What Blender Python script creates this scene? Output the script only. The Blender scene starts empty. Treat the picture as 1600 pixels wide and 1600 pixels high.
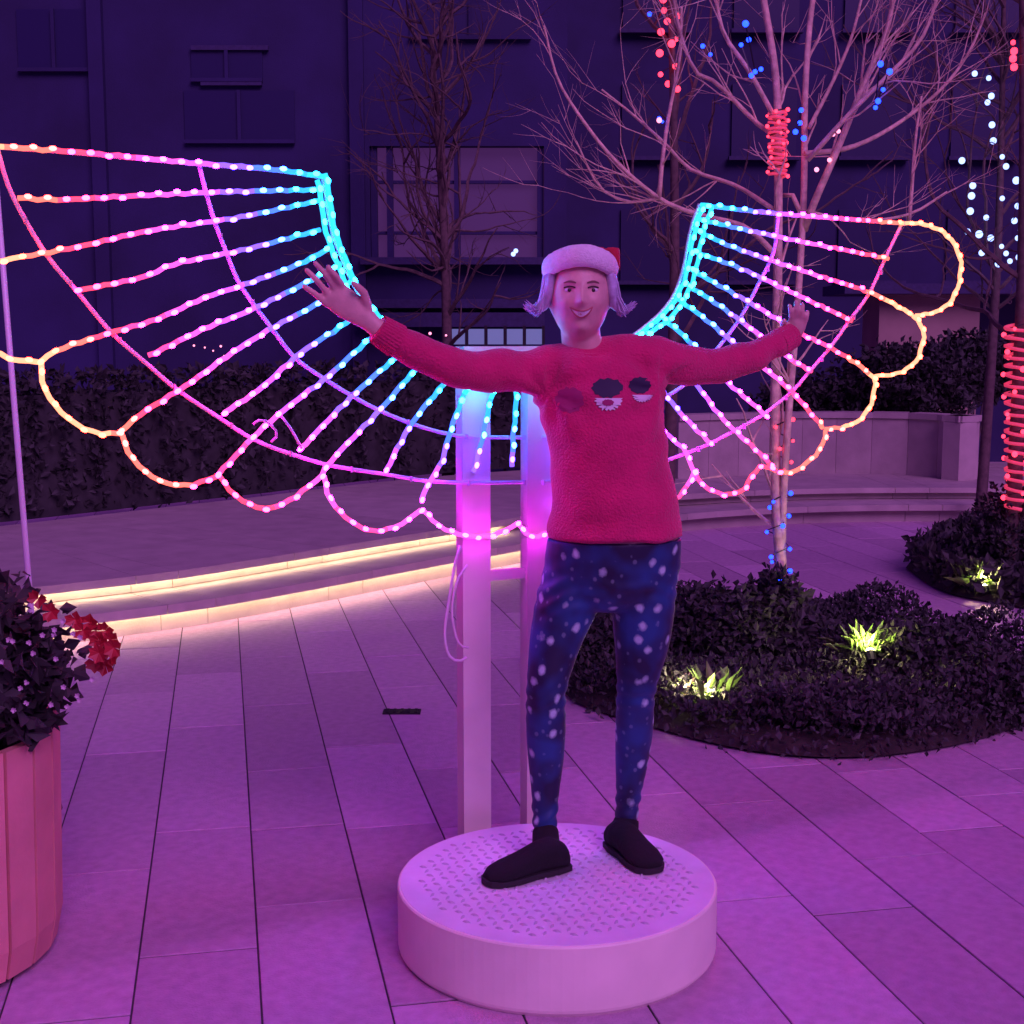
import bpy, bmesh, math, random
import numpy as np
from mathutils import Vector, Matrix
from mathutils.bvhtree import BVHTree
random.seed(7); rng = np.random.default_rng(7)
S = bpy.context.scene
COL = S.collection
PI = math.pi
# ---------------------------------------------------------------- camera, world, sun, exposure
F, PITCH, HC = 2158.5, 0.12657, 1.589          # focal length in photo pixels, downward pitch, eye height
cam = bpy.data.objects.new('camera', bpy.data.cameras.new('camera')); COL.objects.link(cam)
cam.location = (0, 0, HC); cam.rotation_euler = (PI/2 - PITCH, 0, 0)
cam.data.sensor_width = 36; cam.data.lens = F/1600*36; cam.data.clip_end = 300; cam.data.clip_start = 0.05
S.camera = cam
W = bpy.data.worlds.new('World'); S.world = W; W.use_nodes = True
wn = W.node_tree; wn.nodes.clear()
wo = wn.nodes.new('ShaderNodeOutputWorld'); sky = wn.nodes.new('ShaderNodeTexSky'); sky.sky_type = 'NISHITA'
sky.sun_disc = False; sky.sun_elevation = math.radians(2); sky.sun_rotation = math.radians(190)
b1 = wn.nodes.new('ShaderNodeBackground'); b1.inputs[1].default_value = 0.002
b2 = wn.nodes.new('ShaderNodeBackground'); b2.inputs[0].default_value = (0.27, 0.035, 1.0, 1); b2.inputs[1].default_value = 0.185
ad = wn.nodes.new('ShaderNodeAddShader')
wn.links.new(sky.outputs[0], b1.inputs[0]); wn.links.new(b1.outputs[0], ad.inputs[0]); wn.links.new(b2.outputs[0], ad.inputs[1]); wn.links.new(ad.outputs[0], wo.inputs[0])
sun = bpy.data.objects.new('sun', bpy.data.lights.new('sun', 'SUN')); COL.objects.link(sun)  # sun lamp added as violet night fill, standing in for unseen plaza lights
sun.data.energy = 1.75; sun.data.angle = math.radians(35); sun.data.color = (0.80, 0.27, 0.98)
sun.rotation_euler = (math.radians(52), 0, math.radians(26))
S.render.engine = 'CYCLES'
vs = S.view_settings; vs.view_transform = 'Standard'; vs.look = 'None'; vs.gamma = 1; vs.exposure = 0.18
S.cycles.max_bounces = 6
# ---------------------------------------------------------------- measuring helpers
def ray(X, Y):
    u = (X-800)/F; v = -(Y-800)/F
    return np.array([u, math.cos(PITCH)+v*math.sin(PITCH), -math.sin(PITCH)+v*math.cos(PITCH)])
def P(X, Y, d):                    # the point seen at photo position X, Y that stands d metres ahead
    r = ray(X, Y); k = d/r[1]; return Vector((r[0]*k, d, HC+r[2]*k))
def G(X, Y, z=0.0):                # the point seen there on level z
    r = ray(X, Y); k = (z-HC)/r[2]; return Vector((r[0]*k, r[1]*k, z))
WC = np.array([0.0233, 3.95]); WA = 0.46997
WD = Vector((math.cos(WA), math.sin(WA), 0)); WN = Vector((math.sin(WA), -math.cos(WA), 0))   # along the wings, out of their front
def UZ(X, Y):
    d = ray(X, Y); A = np.array([[d[0], -WD.x], [d[1], -WD.y]]); k, u = np.linalg.solve(A, WC)
    return float(u), float(HC+k*d[2])
def WP(u, z, off=0.0): return Vector((WC[0], WC[1], 0)) + WD*u + WN*off + Vector((0, 0, z))
# ---------------------------------------------------------------- materials
def mat(name, color, rough=0.6, metal=0.0, emit=None, estr=0.0, noise=0.0, nscale=20, bump=0.0, bscale=60, var=0.0, sheen=0.0, trans=0.0):
    m = bpy.data.materials.new(name); m.use_nodes = True; nt = m.node_tree; b = nt.nodes['Principled BSDF']
    c4 = (*color, 1); b.inputs['Base Color'].default_value = c4
    b.inputs['Roughness'].default_value = rough; b.inputs['Metallic'].default_value = metal
    if sheen: b.inputs['Sheen Weight'].default_value = sheen
    if trans: b.inputs['Transmission Weight'].default_value = trans
    if emit: b.inputs['Emission Color'].default_value = (*emit, 1); b.inputs['Emission Strength'].default_value = estr
    if noise or bump or var: tc = nt.nodes.new('ShaderNodeTexCoord')
    last = None
    if noise:
        n = nt.nodes.new('ShaderNodeTexNoise'); n.inputs['Scale'].default_value = nscale; n.inputs['Detail'].default_value = 6
        nt.links.new(tc.outputs['Object'], n.inputs['Vector'])
        mr = nt.nodes.new('ShaderNodeMapRange'); mr.inputs[1].default_value = 0.3; mr.inputs[2].default_value = 0.7
        mr.inputs[3].default_value = 1-noise; mr.inputs[4].default_value = 1+noise
        nt.links.new(n.outputs['Fac'], mr.inputs[0]); last = mr.outputs[0]
    if var:
        oi = nt.nodes.new('ShaderNodeObjectInfo'); m2 = nt.nodes.new('ShaderNodeMapRange')
        m2.inputs[3].default_value = 1-var; m2.inputs[4].default_value = 1+var
        nt.links.new(oi.outputs['Random'], m2.inputs[0])
        if last:
            mu = nt.nodes.new('ShaderNodeMath'); mu.operation = 'MULTIPLY'; nt.links.new(last, mu.inputs[0]); nt.links.new(m2.outputs[0], mu.inputs[1]); last = mu.outputs[0]
        else: last = m2.outputs[0]
    if last:
        vm = nt.nodes.new('ShaderNodeVectorMath'); vm.operation = 'SCALE'; vm.inputs[0].default_value = color
        nt.links.new(last, vm.inputs['Scale']); nt.links.new(vm.outputs[0], b.inputs['Base Color'])
    if bump:
        n2 = nt.nodes.new('ShaderNodeTexNoise'); n2.inputs['Scale'].default_value = bscale; n2.inputs['Detail'].default_value = 8
        nt.links.new(tc.outputs['Object'], n2.inputs['Vector'])
        bp = nt.nodes.new('ShaderNodeBump'); bp.inputs['Strength'].default_value = bump; bp.inputs['Distance'].default_value = 0.02
        nt.links.new(n2.outputs['Fac'], bp.inputs['Height']); nt.links.new(bp.outputs[0], b.inputs['Normal'])
    return m
def emat(name, color, s): return mat(name, (0.02, 0.02, 0.02), 0.5, emit=color, estr=s)
M_STONE = mat('pale_stone', (0.50, 0.31, 0.46), 0.5, noise=0.13, nscale=26, bump=0.3, bscale=150, var=0.17)
M_JOINT = mat('dark_joint', (0.05, 0.045, 0.05), 0.9, noise=.2)
M_STEP = mat('step_stone', (0.42, 0.37, 0.33), 0.7, noise=0.12, nscale=6, bump=0.1, var=.06)
M_WHITE = mat('white_paint', (0.84, 0.80, 0.66), 0.45, noise=0.05, nscale=8, bump=.03)
M_TUBE = mat('white_tube', (0.8, 0.75, 0.8), 0.35)
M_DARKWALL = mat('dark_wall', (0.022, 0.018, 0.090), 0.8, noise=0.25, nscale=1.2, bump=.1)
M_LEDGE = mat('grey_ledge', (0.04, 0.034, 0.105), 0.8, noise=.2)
M_BEIGE = mat('beige_render', (0.34, 0.26, 0.2), 0.85, noise=.15, nscale=2)
M_BARK = mat('pale_bark', (0.66, 0.52, 0.36), 0.8, noise=.3, nscale=25, bump=.3)
M_BARK2 = mat('brown_bark', (0.11, 0.075, 0.07), 0.85, noise=.3, nscale=25)
M_LEAF = mat('dark_leaf', (0.034, 0.036, 0.034), 0.7, noise=.4, nscale=9)
M_LEAF2 = mat('mid_leaf', (0.05, 0.09, 0.035), 0.5, noise=.4, nscale=12)
M_LEAFB = mat('fresh_leaf', (0.14, 0.26, 0.05), 0.5, noise=.3, nscale=20)
M_RED = mat('red_petal', (0.45, 0.02, 0.03), 0.5, noise=.2, nscale=20)
M_SOIL = mat('soil', (0.03, 0.022, 0.02), 0.95, noise=.4, nscale=12, bump=.6, bscale=30)
M_POT = mat('pot_wood', (0.78, 0.34, 0.30), 0.6, noise=.16, nscale=4, bump=.08, var=.1)
M_SKIN = mat('skin', (0.68, 0.42, 0.36), 0.45, noise=.10, nscale=45, bump=.06, bscale=300)
M_SHIRT = mat('red_shirt', (0.62, 0.010, 0.13), 0.85, noise=.12, nscale=14, bump=.5, bscale=160, sheen=.2)
M_FUR = mat('white_fur', (0.86, 0.84, 0.86), 0.95, noise=.06, nscale=90, bump=.35, bscale=260)
M_HAT = mat('red_felt', (0.5, 0.02, 0.05), 0.9, bump=.3)
M_HAIR = mat('pale_hair', (0.52, 0.50, 0.66), 0.4, noise=.2, nscale=60)
M_SHOE = mat('black_shoe', (0.006, 0.006, 0.007), 0.95, bump=.2)
M_SOLE = mat('dark_sole', (0.02, 0.018, 0.02), 0.8)
M_EYE = mat('eye_white', (0.75, 0.72, 0.72), 0.3); M_IRIS = mat('iris', (0.05, 0.03, 0.03), 0.2)
M_LIP = mat('lip', (0.42, 0.10, 0.12), 0.45); M_TEETH = mat('teeth', (0.8, 0.78, 0.74), 0.3); M_BROW = mat('brow_hair', (0.22, 0.12, 0.10), 0.8)
M_BLACK = mat('print_black', (0.02, 0.015, 0.05), 0.7); M_PWHITE = mat('print_white', (0.75, 0.72, 0.75), 0.7); M_PPURP = mat('print_purple', (0.34, 0.02, 0.13), 0.8)
M_METAL = mat('dark_metal', (0.05, 0.05, 0.055), 0.4, metal=.8)
M_CABLE = mat('pale_cable', (0.7, 0.6, 0.65), 0.5)
M_GLASS = mat('dark_glass', (0.02, 0.018, 0.08), 0.35)
M_WINLIT = mat('lit_pane', (0.03, 0.03, 0.05), 0.3, emit=(0.30, 0.08, 0.48), estr=0.15)
M_PANEL = mat('bluish_pane', (0.05, 0.05, 0.08), 0.3, emit=(0.22, 0.22, 0.62), estr=0.5)
M_LEDW = emat('warm_led', (1.0, 0.70, 0.45), 27.0)
M_LBLUE = emat('blue_bulb', (0.006, 0.03, 1.0), 8); M_LWHITE = emat('cold_white_bulb', (0.30, 0.42, 1.0), 2.6); M_LRED = emat('red_bulb', (1.0, 0.03, 0.07), 4)
M_LPINK = emat('pink_bulb', (1.0, 0.25, 0.45), 2.5)
M_LSPOT = emat('spot_lens', (1.0, 0.9, 0.4), 18)
def leggings():
    m = mat('snow_print_leggings', (0.02, 0.025, 0.16), 0.6, sheen=.1); nt = m.node_tree; b = nt.nodes['Principled BSDF']
    tc = nt.nodes.new('ShaderNodeTexCoord'); acc = None
    def dots(scale, rad, soft, seed, jit):
        mp = nt.nodes.new('ShaderNodeMapping'); mp.inputs['Location'].default_value = (seed, seed*1.7, seed*.3); mp.inputs['Scale'].default_value = (1, 1, .85)
        v = nt.nodes.new('ShaderNodeTexVoronoi'); v.inputs['Scale'].default_value = scale; v.inputs['Randomness'].default_value = jit
        nt.links.new(tc.outputs['Object'], mp.inputs[0]); nt.links.new(mp.outputs[0], v.inputs['Vector'])
        nz = nt.nodes.new('ShaderNodeTexNoise'); nz.inputs['Scale'].default_value = 70
        nt.links.new(mp.outputs[0], nz.inputs['Vector'])
        ma = nt.nodes.new('ShaderNodeMath'); ma.operation = 'MULTIPLY_ADD'; ma.inputs[1].default_value = .22; nt.links.new(nz.outputs['Fac'], ma.inputs[0]); nt.links.new(v.outputs['Distance'], ma.inputs[2])
        mr = nt.nodes.new('ShaderNodeMapRange'); mr.inputs[1].default_value = rad+soft+.11; mr.inputs[2].default_value = rad+.11; mr.clamp = True
        nt.links.new(ma.outputs[0], mr.inputs[0]); return mr.outputs[0]
    a = dots(20, .12, .16, 0, .85); c = dots(34, .12, .1, 4.1, 1.0)
    mx = nt.nodes.new('ShaderNodeMath'); mx.operation = 'MAXIMUM'
    sc = nt.nodes.new('ShaderNodeMath'); sc.operation = 'MULTIPLY'; sc.inputs[1].default_value = .22
    nt.links.new(c, sc.inputs[0]); nt.links.new(a, mx.inputs[0]); nt.links.new(sc.outputs[0], mx.inputs[1])
    n = nt.nodes.new('ShaderNodeTexNoise'); n.inputs['Scale'].default_value = 9; nt.links.new(tc.outputs['Object'], n.inputs['Vector'])
    cr = nt.nodes.new('ShaderNodeValToRGB'); cr.color_ramp.elements[0].position = .38; cr.color_ramp.elements[0].color = (0.005, 0.007, 0.04, 1)
    cr.color_ramp.elements[1].position = .66; cr.color_ramp.elements[1].color = (0.008, 0.06, 0.21, 1); nt.links.new(n.outputs['Fac'], cr.inputs[0])
    mi = nt.nodes.new('ShaderNodeMix'); mi.data_type = 'RGBA'; mi.inputs[7].default_value = (0.42, 0.62, 0.62, 1)
    nt.links.new(mx.outputs[0], mi.inputs[0]); nt.links.new(cr.outputs[0], mi.inputs[6]); nt.links.new(mi.outputs[2], b.inputs['Base Color']); return m
M_LEG = leggings()
# ---------------------------------------------------------------- mesh helpers
class MB:
    def __init__(s): s.v = []; s.f = []; s.m = []
    def add(s, vs, fs, mi=0):
        o = len(s.v); s.v += [tuple(x) for x in vs]; s.f += [tuple(i+o for i in f) for f in fs]
        s.m += (mi if isinstance(mi, list) else [mi]*len(fs))
    def box(s, c, size, rz=0, mi=0):
        c = Vector(c); x, y, z = [q/2 for q in size]; R = Matrix.Rotation(rz, 3, 'Z')
        s.add([c+R@Vector((a*x, b*y, d*z)) for a in (-1, 1) for b in (-1, 1) for d in (-1, 1)],
              [(0, 1, 3, 2), (4, 6, 7, 5), (0, 4, 5, 1), (2, 3, 7, 6), (0, 2, 6, 4), (1, 5, 7, 3)], mi)
    def tube(s, pts, r, n=8, mi=0, cap=True, flat=1.0):
        pts = [Vector(p) for p in pts]; rs = r if isinstance(r, (list, tuple)) else [r]*len(pts)
        ring = []; up = None
        for i, p in enumerate(pts):
            t = (pts[min(i+1, len(pts)-1)]-pts[max(i-1, 0)]).normalized()
            if up is None: up = Vector((0, 0, 1)) if abs(t.z) < .9 else Vector((0, 1, 0))
            a = t.cross(up).normalized(); b = a.cross(t).normalized(); up = b
            ring += [p+(a*math.cos(2*PI*k/n)+b*flat*math.sin(2*PI*k/n))*rs[i] for k in range(n)]
        fs = []; ms = []
        for i in range(len(pts)-1):
            for k in range(n):
                fs.append((i*n+k, i*n+(k+1) % n, (i+1)*n+(k+1) % n, (i+1)*n+k)); ms.append(mi[i] if isinstance(mi, list) else mi)
        if cap:
            fs.append(tuple(reversed(range(n)))); fs.append(tuple((len(pts)-1)*n+k for k in range(n))); ms += [ms[0], ms[-1]]
        s.add(ring, fs, ms)
    def loft(s, secs, n=24, mi=0):       # secs: (center, rx, ry, axis_x, axis_y)
        vs = []
        for c, rx, ry, ax, ay in secs:
            vs += [Vector(c)+Vector(ax)*rx*math.cos(2*PI*k/n)+Vector(ay)*ry*math.sin(2*PI*k/n) for k in range(n)]
        L = len(secs); fs = [(i*n+k, i*n+(k+1) % n, (i+1)*n+(k+1) % n, (i+1)*n+k) for i in range(L-1) for k in range(n)]
        fs += [tuple(reversed(range(n))), tuple((L-1)*n+k for k in range(n))]; s.add(vs, fs, mi)
    def ball(s, c, r, nu=12, nv=8, mi=0, R=None):
        c = Vector(c); r = Vector(r) if not isinstance(r, (int, float)) else Vector((r, r, r)); R = R or Matrix.Identity(3)
        vs = [c+R@Vector((0, 0, -r.z))]
        for j in range(1, nv):
            ph = -PI/2+PI*j/nv
            vs += [c+R@Vector((r.x*math.cos(ph)*math.cos(2*PI*i/nu), r.y*math.cos(ph)*math.sin(2*PI*i/nu), r.z*math.sin(ph))) for i in range(nu)]
        vs.append(c+R@Vector((0, 0, r.z))); fs = [(0, 1+(i+1) % nu, 1+i) for i in range(nu)]
        for j in range(nv-2): fs += [(1+j*nu+i, 1+j*nu+(i+1) % nu, 1+(j+1)*nu+(i+1) % nu, 1+(j+1)*nu+i) for i in range(nu)]
        t = len(vs)-1; fs += [(t, 1+(nv-2)*nu+i, 1+(nv-2)*nu+(i+1) % nu) for i in range(nu)]; s.add(vs, fs, mi)
    def mesh(s, name, mats, smooth=False):
        me = bpy.data.meshes.new(name); me.from_pydata(s.v, [], s.f)
        for m in (mats if isinstance(mats, list) else [mats]): me.materials.append(m)
        me.polygons.foreach_set('material_index', s.m)
        if smooth: me.polygons.foreach_set('use_smooth', [True]*len(s.f))
        me.validate(); me.update(); return me
    def build(s, name, mats, parent=None, smooth=False, **kw):
        o = bpy.data.objects.new(name, s.mesh(name, mats, smooth)); COL.objects.link(o)
        if parent: o.parent = parent; o.matrix_parent_inverse = parent.matrix_basis.inverted()
        tag(o, **kw); return o
def tag(o, label=None, cat=None, group=None, kind=None):
    for k, v in (('label', label), ('category', cat), ('group', group), ('kind', kind)):
        if v: o[k] = v
    return o
def empty(name, loc, label, cat, group=None):
    o = bpy.data.objects.new(name, None); COL.objects.link(o); o.location = loc; o.empty_display_size = .1
    o.matrix_basis = Matrix.Translation(Vector(loc)); return tag(o, label, cat, group)
def link(name, me, parent, M=None):
    o = bpy.data.objects.new(name, me); COL.objects.link(o)
    if M is not None: o.matrix_basis = M
    if parent: o.parent = parent; o.matrix_parent_inverse = parent.matrix_basis.inverted()
    return o
def smoothline(pts, step):            # Catmull-Rom resample of 2-D or 3-D points
    p = np.array([list(q) for q in pts], float)
    if len(p) > 2:
        q = np.vstack([2*p[0]-p[1], p, 2*p[-1]-p[-2]]); out = []
        for i in range(1, len(q)-2):
            for t in np.linspace(0, 1, 9)[:-1]:
                out.append(.5*(2*q[i]+(q[i+1]-q[i-1])*t+(2*q[i-1]-5*q[i]+4*q[i+1]-q[i+2])*t*t+(3*q[i]-q[i-1]-3*q[i+1]+q[i+2])*t**3))
        out.append(p[-1]); p = np.array(out)
    L = np.concatenate([[0], np.cumsum(np.linalg.norm(np.diff(p, axis=0), axis=1))]); n = max(1, int(round(L[-1]/step)))
    s = np.linspace(0, L[-1], n+1); return np.stack([np.interp(s, L, p[:, k]) for k in range(p.shape[1])], 1)
def remesh(o, voxel, it=4, fac=.5):
    m = o.modifiers.new('r', 'REMESH'); m.mode = 'VOXEL'; m.voxel_size = voxel; m.use_smooth_shade = True
    s = o.modifiers.new('s', 'SMOOTH'); s.factor = fac; s.iterations = it
    dg = bpy.context.evaluated_depsgraph_get(); me = bpy.data.meshes.new_from_object(o.evaluated_get(dg), depsgraph=dg)
    mats = list(o.data.materials); o.modifiers.clear(); o.data = me; me.materials.clear()
    for q in mats: me.materials.append(q)
    me.polygons.foreach_set('use_smooth', [True]*len(me.polygons)); me.name = o.name; return o
def leaves(mb, cs, size, mi=0, up=.3):  # one small folded leaf at every centre
    for c in cs:
        d = Vector(rng.normal(size=3)); d.z += up; d.normalize(); s = Vector(rng.normal(size=3)).cross(d).normalized()
        L = size*rng.uniform(.6, 1.4); w = L*.32; c = Vector(c); nn = d.cross(s)*w*.4
        mb.add([c, c+d*L*.5+s*w+nn, c+d*L, c+d*L*.5-s*w+nn], [(0, 1, 2), (0, 2, 3)], mi)
def cloud(center, r, n, shell=.55):
    v = rng.normal(size=(n, 3)); v /= np.linalg.norm(v, axis=1)[:, None]
    ph = v[:, 0]*3.1+v[:, 1]*4.3+v[:, 2]*2.7
    rad = (shell+(1-shell)*rng.random(n))*(1+.18*np.sin(ph*2.3)+.1*np.sin(ph*5.1+1))
    return np.array(center)+v*rad[:, None]*np.array(r)
# ---------------------------------------------------------------- ground and paving
g = MB(); g.add([(-60, -20, -.0035), (60, -20, -.0035), (60, 90, -.0035), (-60, 90, -.0035)], [(0, 1, 2, 3)])
g.build('ground', M_JOINT, kind='structure')
pave = empty('plaza_paving', (0, 0, 0), None, None); pave['kind'] = 'structure'
PA = math.radians(11.8); du = Vector((-math.sin(PA), math.cos(PA), 0)); dv = Vector((math.cos(PA), math.sin(PA), 0))
PW, PL, GAP = .302, .92, .008
base = Vector(G(410, 1600))
def paver_mesh(L, Wd):
    b = MB(); e = .0015; x, y = Wd/2, L/2
    b.add([(-x, -y, -.04), (x, -y, -.04), (x, y, -.04), (-x, y, -.04), (-x, -y, -e), (x, -y, -e), (x, y, -e), (-x, y, -e),
           (-x+e, -y+e, 0), (x-e, -y+e, 0), (x-e, y-e, 0), (-x+e, y-e, 0)],
          [(0, 1, 5, 4), (1, 2, 6, 5), (2, 3, 7, 6), (3, 0, 4, 7), (4, 5, 9, 8), (5, 6, 10, 9), (6, 7, 11, 10), (7, 4, 8, 11), (8, 9, 10, 11)])
    return b
PM = {}
for k, L in enumerate((.92, .62, 1.22)): PM[L] = paver_mesh(L-GAP, PW-.005).mesh('paver', M_STONE)
cells = []
for i in range(-46, 58):
    s = -3.6+random.uniform(-.9, 0)
    while s < 14:
        L = random.choice((.92, .92, .62, 1.22)); c = base+dv*(PW*(i+.5))+du*(s+L/2); s += L
        cells.append((c, L))
def seen(c):
    d = c.y*math.cos(PITCH)+HC*math.sin(PITCH)
    if d < .5: return False
    x = 800+F*c.x/d; return -150 < x < 1750 and c.y > 2.7
vis = sorted([c for c in cells if seen(c[0])], key=lambda c: c[0].length); hid = [c for c in cells if not seen(c[0])]
rot = Matrix.Rotation(PA, 4, 'Z')
for c, L in vis[:300]:
    o = link('paver', PM[L], pave, Matrix.Translation(c+Vector((0, 0, random.uniform(-.0010, .0010))))@rot)
rb = MB()
for c, L in vis[300:]+hid:
    q = paver_mesh(L-GAP, PW-.005); rb.add([rot.to_3x3()@Vector(v)+c for v in q.v], q.f)
rb.build('pavers', M_STONE, pave, kind='stuff')
# drain cover in the paving
dr = empty('drain_cover', G(628, 1113), 'small dark drain cover let into the paving left of the white posts', 'drain cover')
b = MB(); c = G(628, 1113)
b.box((c.x, c.y, .003), (.16, .07, .006)); b.build('frame', M_METAL, dr)
for k in range(5):
    b = MB(); b.box((c.x-.06+.03*k, c.y, .008), (.012, .055, .005)); b.build('bar', M_METAL, dr)
# ---------------------------------------------------------------- curved steps with led strips
basepts = [(-7, 5.2), (-5, 5.55), (-3.4, 6.2), (-2.05, 7.15), (-1.45, 7.7), (-.42, 8.95), (.13, 9.6), (.8, 10.5), (1.5, 11.2), (2.6, 11.65), (4, 11.75), (7, 11.6), (12, 11)]
SL = smoothline(basepts, .3)
def offs(dist):
    t = np.gradient(SL, axis=0); t /= np.linalg.norm(t, axis=1)[:, None]; n = np.stack([-t[:, 1], t[:, 0]], 1); return SL+n*dist
steps = empty('curved_steps', (0, 9, 0), 'long curved pale stone steps lit by warm strips under their noses', 'steps')
def step_block(i, d0, d1, z0, z1, name, m=M_STEP, gap=.004):
    A = offs(d0); B = offs(d1)
    def q(a, b, t): return a*(1-t)+b*t
    g0 = gap/.3
    a0, a1, b0, b1 = q(A[i], A[i+1], g0), q(A[i], A[i+1], 1-g0), q(B[i], B[i+1], g0), q(B[i], B[i+1], 1-g0)
    m_ = MB(); vs = [(*p, z) for z in (z0, z1) for p in (a0, a1, b1, b0)]
    m_.add(vs, [(3, 2, 1, 0), (4, 5, 6, 7), (0, 1, 5, 4), (1, 2, 6, 5), (2, 3, 7, 6), (3, 0, 4, 7)]); return m_
def step_run(d0, d1, z0, z1, name, n=4, gap=.004, lo=0, hi=None):
    hi = hi or len(SL)-1
    for i in range(lo, hi, n):
        acc = MB()
        for j in range(i, min(i+n, hi)):
            last = (j == min(i+n, hi)-1)
            s_ = step_block(j, d0, d1, z0, z1, name, gap=0.0 if not last else gap); acc.add(s_.v, s_.f)
        acc.build(name, M_STEP, steps)
step_run(.085, .5, 0, .115, 'riser')
step_run(.014, .5, .119, .155, 'tread'); step_run(0, .012, .105, .155, 'nosing')
step_run(.45, 1.0, .159, .225, 'riser')
step_run(.394, 2.9, .229, .262, 'deck_slab'); step_run(.38, .392, .216, .262, 'nosing')
def strip(d, z, lo, hi, name='led_strip'):
    A = offs(d); s_ = MB(); s_.tube([(*p, z) for p in A[lo:hi]], .006, 6); s_.build(name, M_LEDW, steps)
ix = [i for i in range(len(SL)) if -2.6 < SL[i][0] < .55]
strip(.028, .11, ix[0], ix[-1]); strip(.406, .221, ix[0], ix[-1])
# low wall standing on the deck, right hand part, pale with a coping
wl = empty('planter_wall', (3, 13, .26), 'pale low planter wall behind the bare tree, rounded at its right end', 'wall')
wp_ = [P(1060, 700, 12.9), P(1200, 690, 13.3), P(1330, 690, 13.4), P(1440, 690, 13.2), P(1500, 690, 12.7), P(1530, 690, 12.9)]
line = smoothline([(p.x, p.y) for p in wp_], .35)
for i in range(0, len(line)-1, 2):
    seg = line[i:i+3]; m_ = MB(); cp = MB()
    for a, b_ in zip(seg[:-1], seg[1:]):
        t = (b_-a)/np.linalg.norm(b_-a); n = np.array([-t[1], t[0]])*.18
        for mm, e, z0, z1 in ((m_, 0, .262, .80), (cp, .02, .803, .86)):
            nn = n*(1+e/.18); aa, bb = a-t*0, b_-t*.003
            vs = [(*q, z) for z in (z0, z1) for q in (aa-n*(e/.18), bb-n*(e/.18), bb+nn, aa+nn)]
            mm.add(vs, [(3, 2, 1, 0), (4, 5, 6, 7), (0, 1, 5, 4), (1, 2, 6, 5), (2, 3, 7, 6), (3, 0, 4, 7)])
    m_.build('stone_panel', M_STEP, wl); cp.build('coping', M_STEP, wl)
# ---------------------------------------------------------------- hedge behind the steps
hp = offs(3.1); hb = MB()
hcore = MB()
for i in range(len(SL)-1):
    a, b_ = hp[i], hp[i+1]
    if a[0] > 1.2: break
    hcore.box(((a[0]+b_[0])/2, (a[1]+b_[1])/2+.35, .262+.45), (np.linalg.norm(b_-a)+.05, .5, .9), math.atan2(b_[1]-a[1], b_[0]-a[0]))
    n = 520; c = np.stack([a[0]+(b_[0]-a[0])*rng.random(n), a[1]+(b_[1]-a[1])*rng.random(n)+rng.normal(0, .06, n)+.02, .28+1.05*rng.random(n)**.8], 1)
    leaves(hb, c, .07)
he = empty('hedge', (-3, 10, .26), 'long dark clipped hedge standing behind the lit curved steps', 'hedge')
hcore.build('branches', M_LEAF, he); hb.build('foliage', M_LEAF, he)
# ---------------------------------------------------------------- buildings far behind
BY = 16.0
bl = empty('building', (-4, BY, 0), 'dark building with a faintly lit wide window behind the wings', 'building')
b = MB(); x0, x1 = -13, .62
wx0, wx1 = P(578, 300, BY).x, P(850, 300, BY).x; wz0, wz1 = P(700, 402, BY).z, P(700, 228, BY).z
b.box(((x0+wx0)/2, BY+1, 5), (wx0-x0, 2, 10)); b.box(((wx1+x1)/2, BY+1, 5), (x1-wx1, 2, 10))
b.box(((wx0+wx1)/2, BY+1, wz0/2), (wx1-wx0, 2, wz0)); b.box(((wx0+wx1)/2, BY+1, (10+wz1)/2), (wx1-wx0, 2, 10-wz1))
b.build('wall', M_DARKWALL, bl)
b = MB(); b.box(((wx0+wx1)/2, BY+.2, (wz0+wz1)/2), (wx1-wx0, .06, wz1-wz0)); wn_ = b.build('window', M_WINLIT, bl)
for xx in (wx0+.04, wx0+.22, (wx0+wx1)/2, wx1-.04):
    b = MB(); b.box((xx, BY+.1, (wz0+wz1)/2), (.07, .1, wz1-wz0-.01)); b.build('mullion', M_DARKWALL, wn_)
for zz in (wz0+.28, wz0+.85):
    b = MB(); b.box(((wx0+wx1)/2, BY+.12, zz), (wx1-wx0-.02, .06, .035)); b.build('transom', M_DARKWALL, wn_)
b = MB(); b.box(((wx0+wx1)/2, BY-.06, wz0-.05), (wx1-wx0+.2, .3, .08)); b.build('sill', M_LEDGE, wn_)
for (X0, X1, Y, hh, dd) in ((560, 850, 475, .10, .25), (560, 850, 500, .16, .3), (300, 420, 76, .05, .06), (315, 410, 131, .05, .06)):
    a, c = P(X0, Y, BY), P(X1, Y, BY); b = MB(); b.box(((a.x+c.x)/2, BY-dd/2, a.z), (c.x-a.x, dd, hh)); b.build('ledge', M_LEDGE, bl)
for X in (160, 560):      # facade pilasters
    a = P(X, 300, BY); b = MB(); b.box((a.x, BY-.05, 5), (.16, .1, 9.9)); b.build('pilaster', M_DARKWALL, bl)
for X0, X1, Y0, Y1 in ((300, 410, 80, 126), (30, 140, 15, 110), (640, 830, 5, 60), (290, 460, 142, 222)):
    a, c = P(X0, Y1, BY), P(X1, Y0, BY); b = MB(); b.box(((a.x+c.x)/2, BY-.012, (a.z+c.z)/2), (c.x-a.x, .02, c.z-a.z)); w_ = b.build('window', M_GLASS, bl)
    b = MB(); b.box(((a.x+c.x)/2, BY-.04, (a.z+c.z)/2), (.04, .04, c.z-a.z)); b.box(((a.x+c.x)/2, BY-.04, a.z), (c.x-a.x, .05, .04)); b.build('frame', M_DARKWALL, w_)
b2_ = empty('building', (8, 22, 0), 'dark tower block rising behind the bare tree and fairy lights', 'building')
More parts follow.
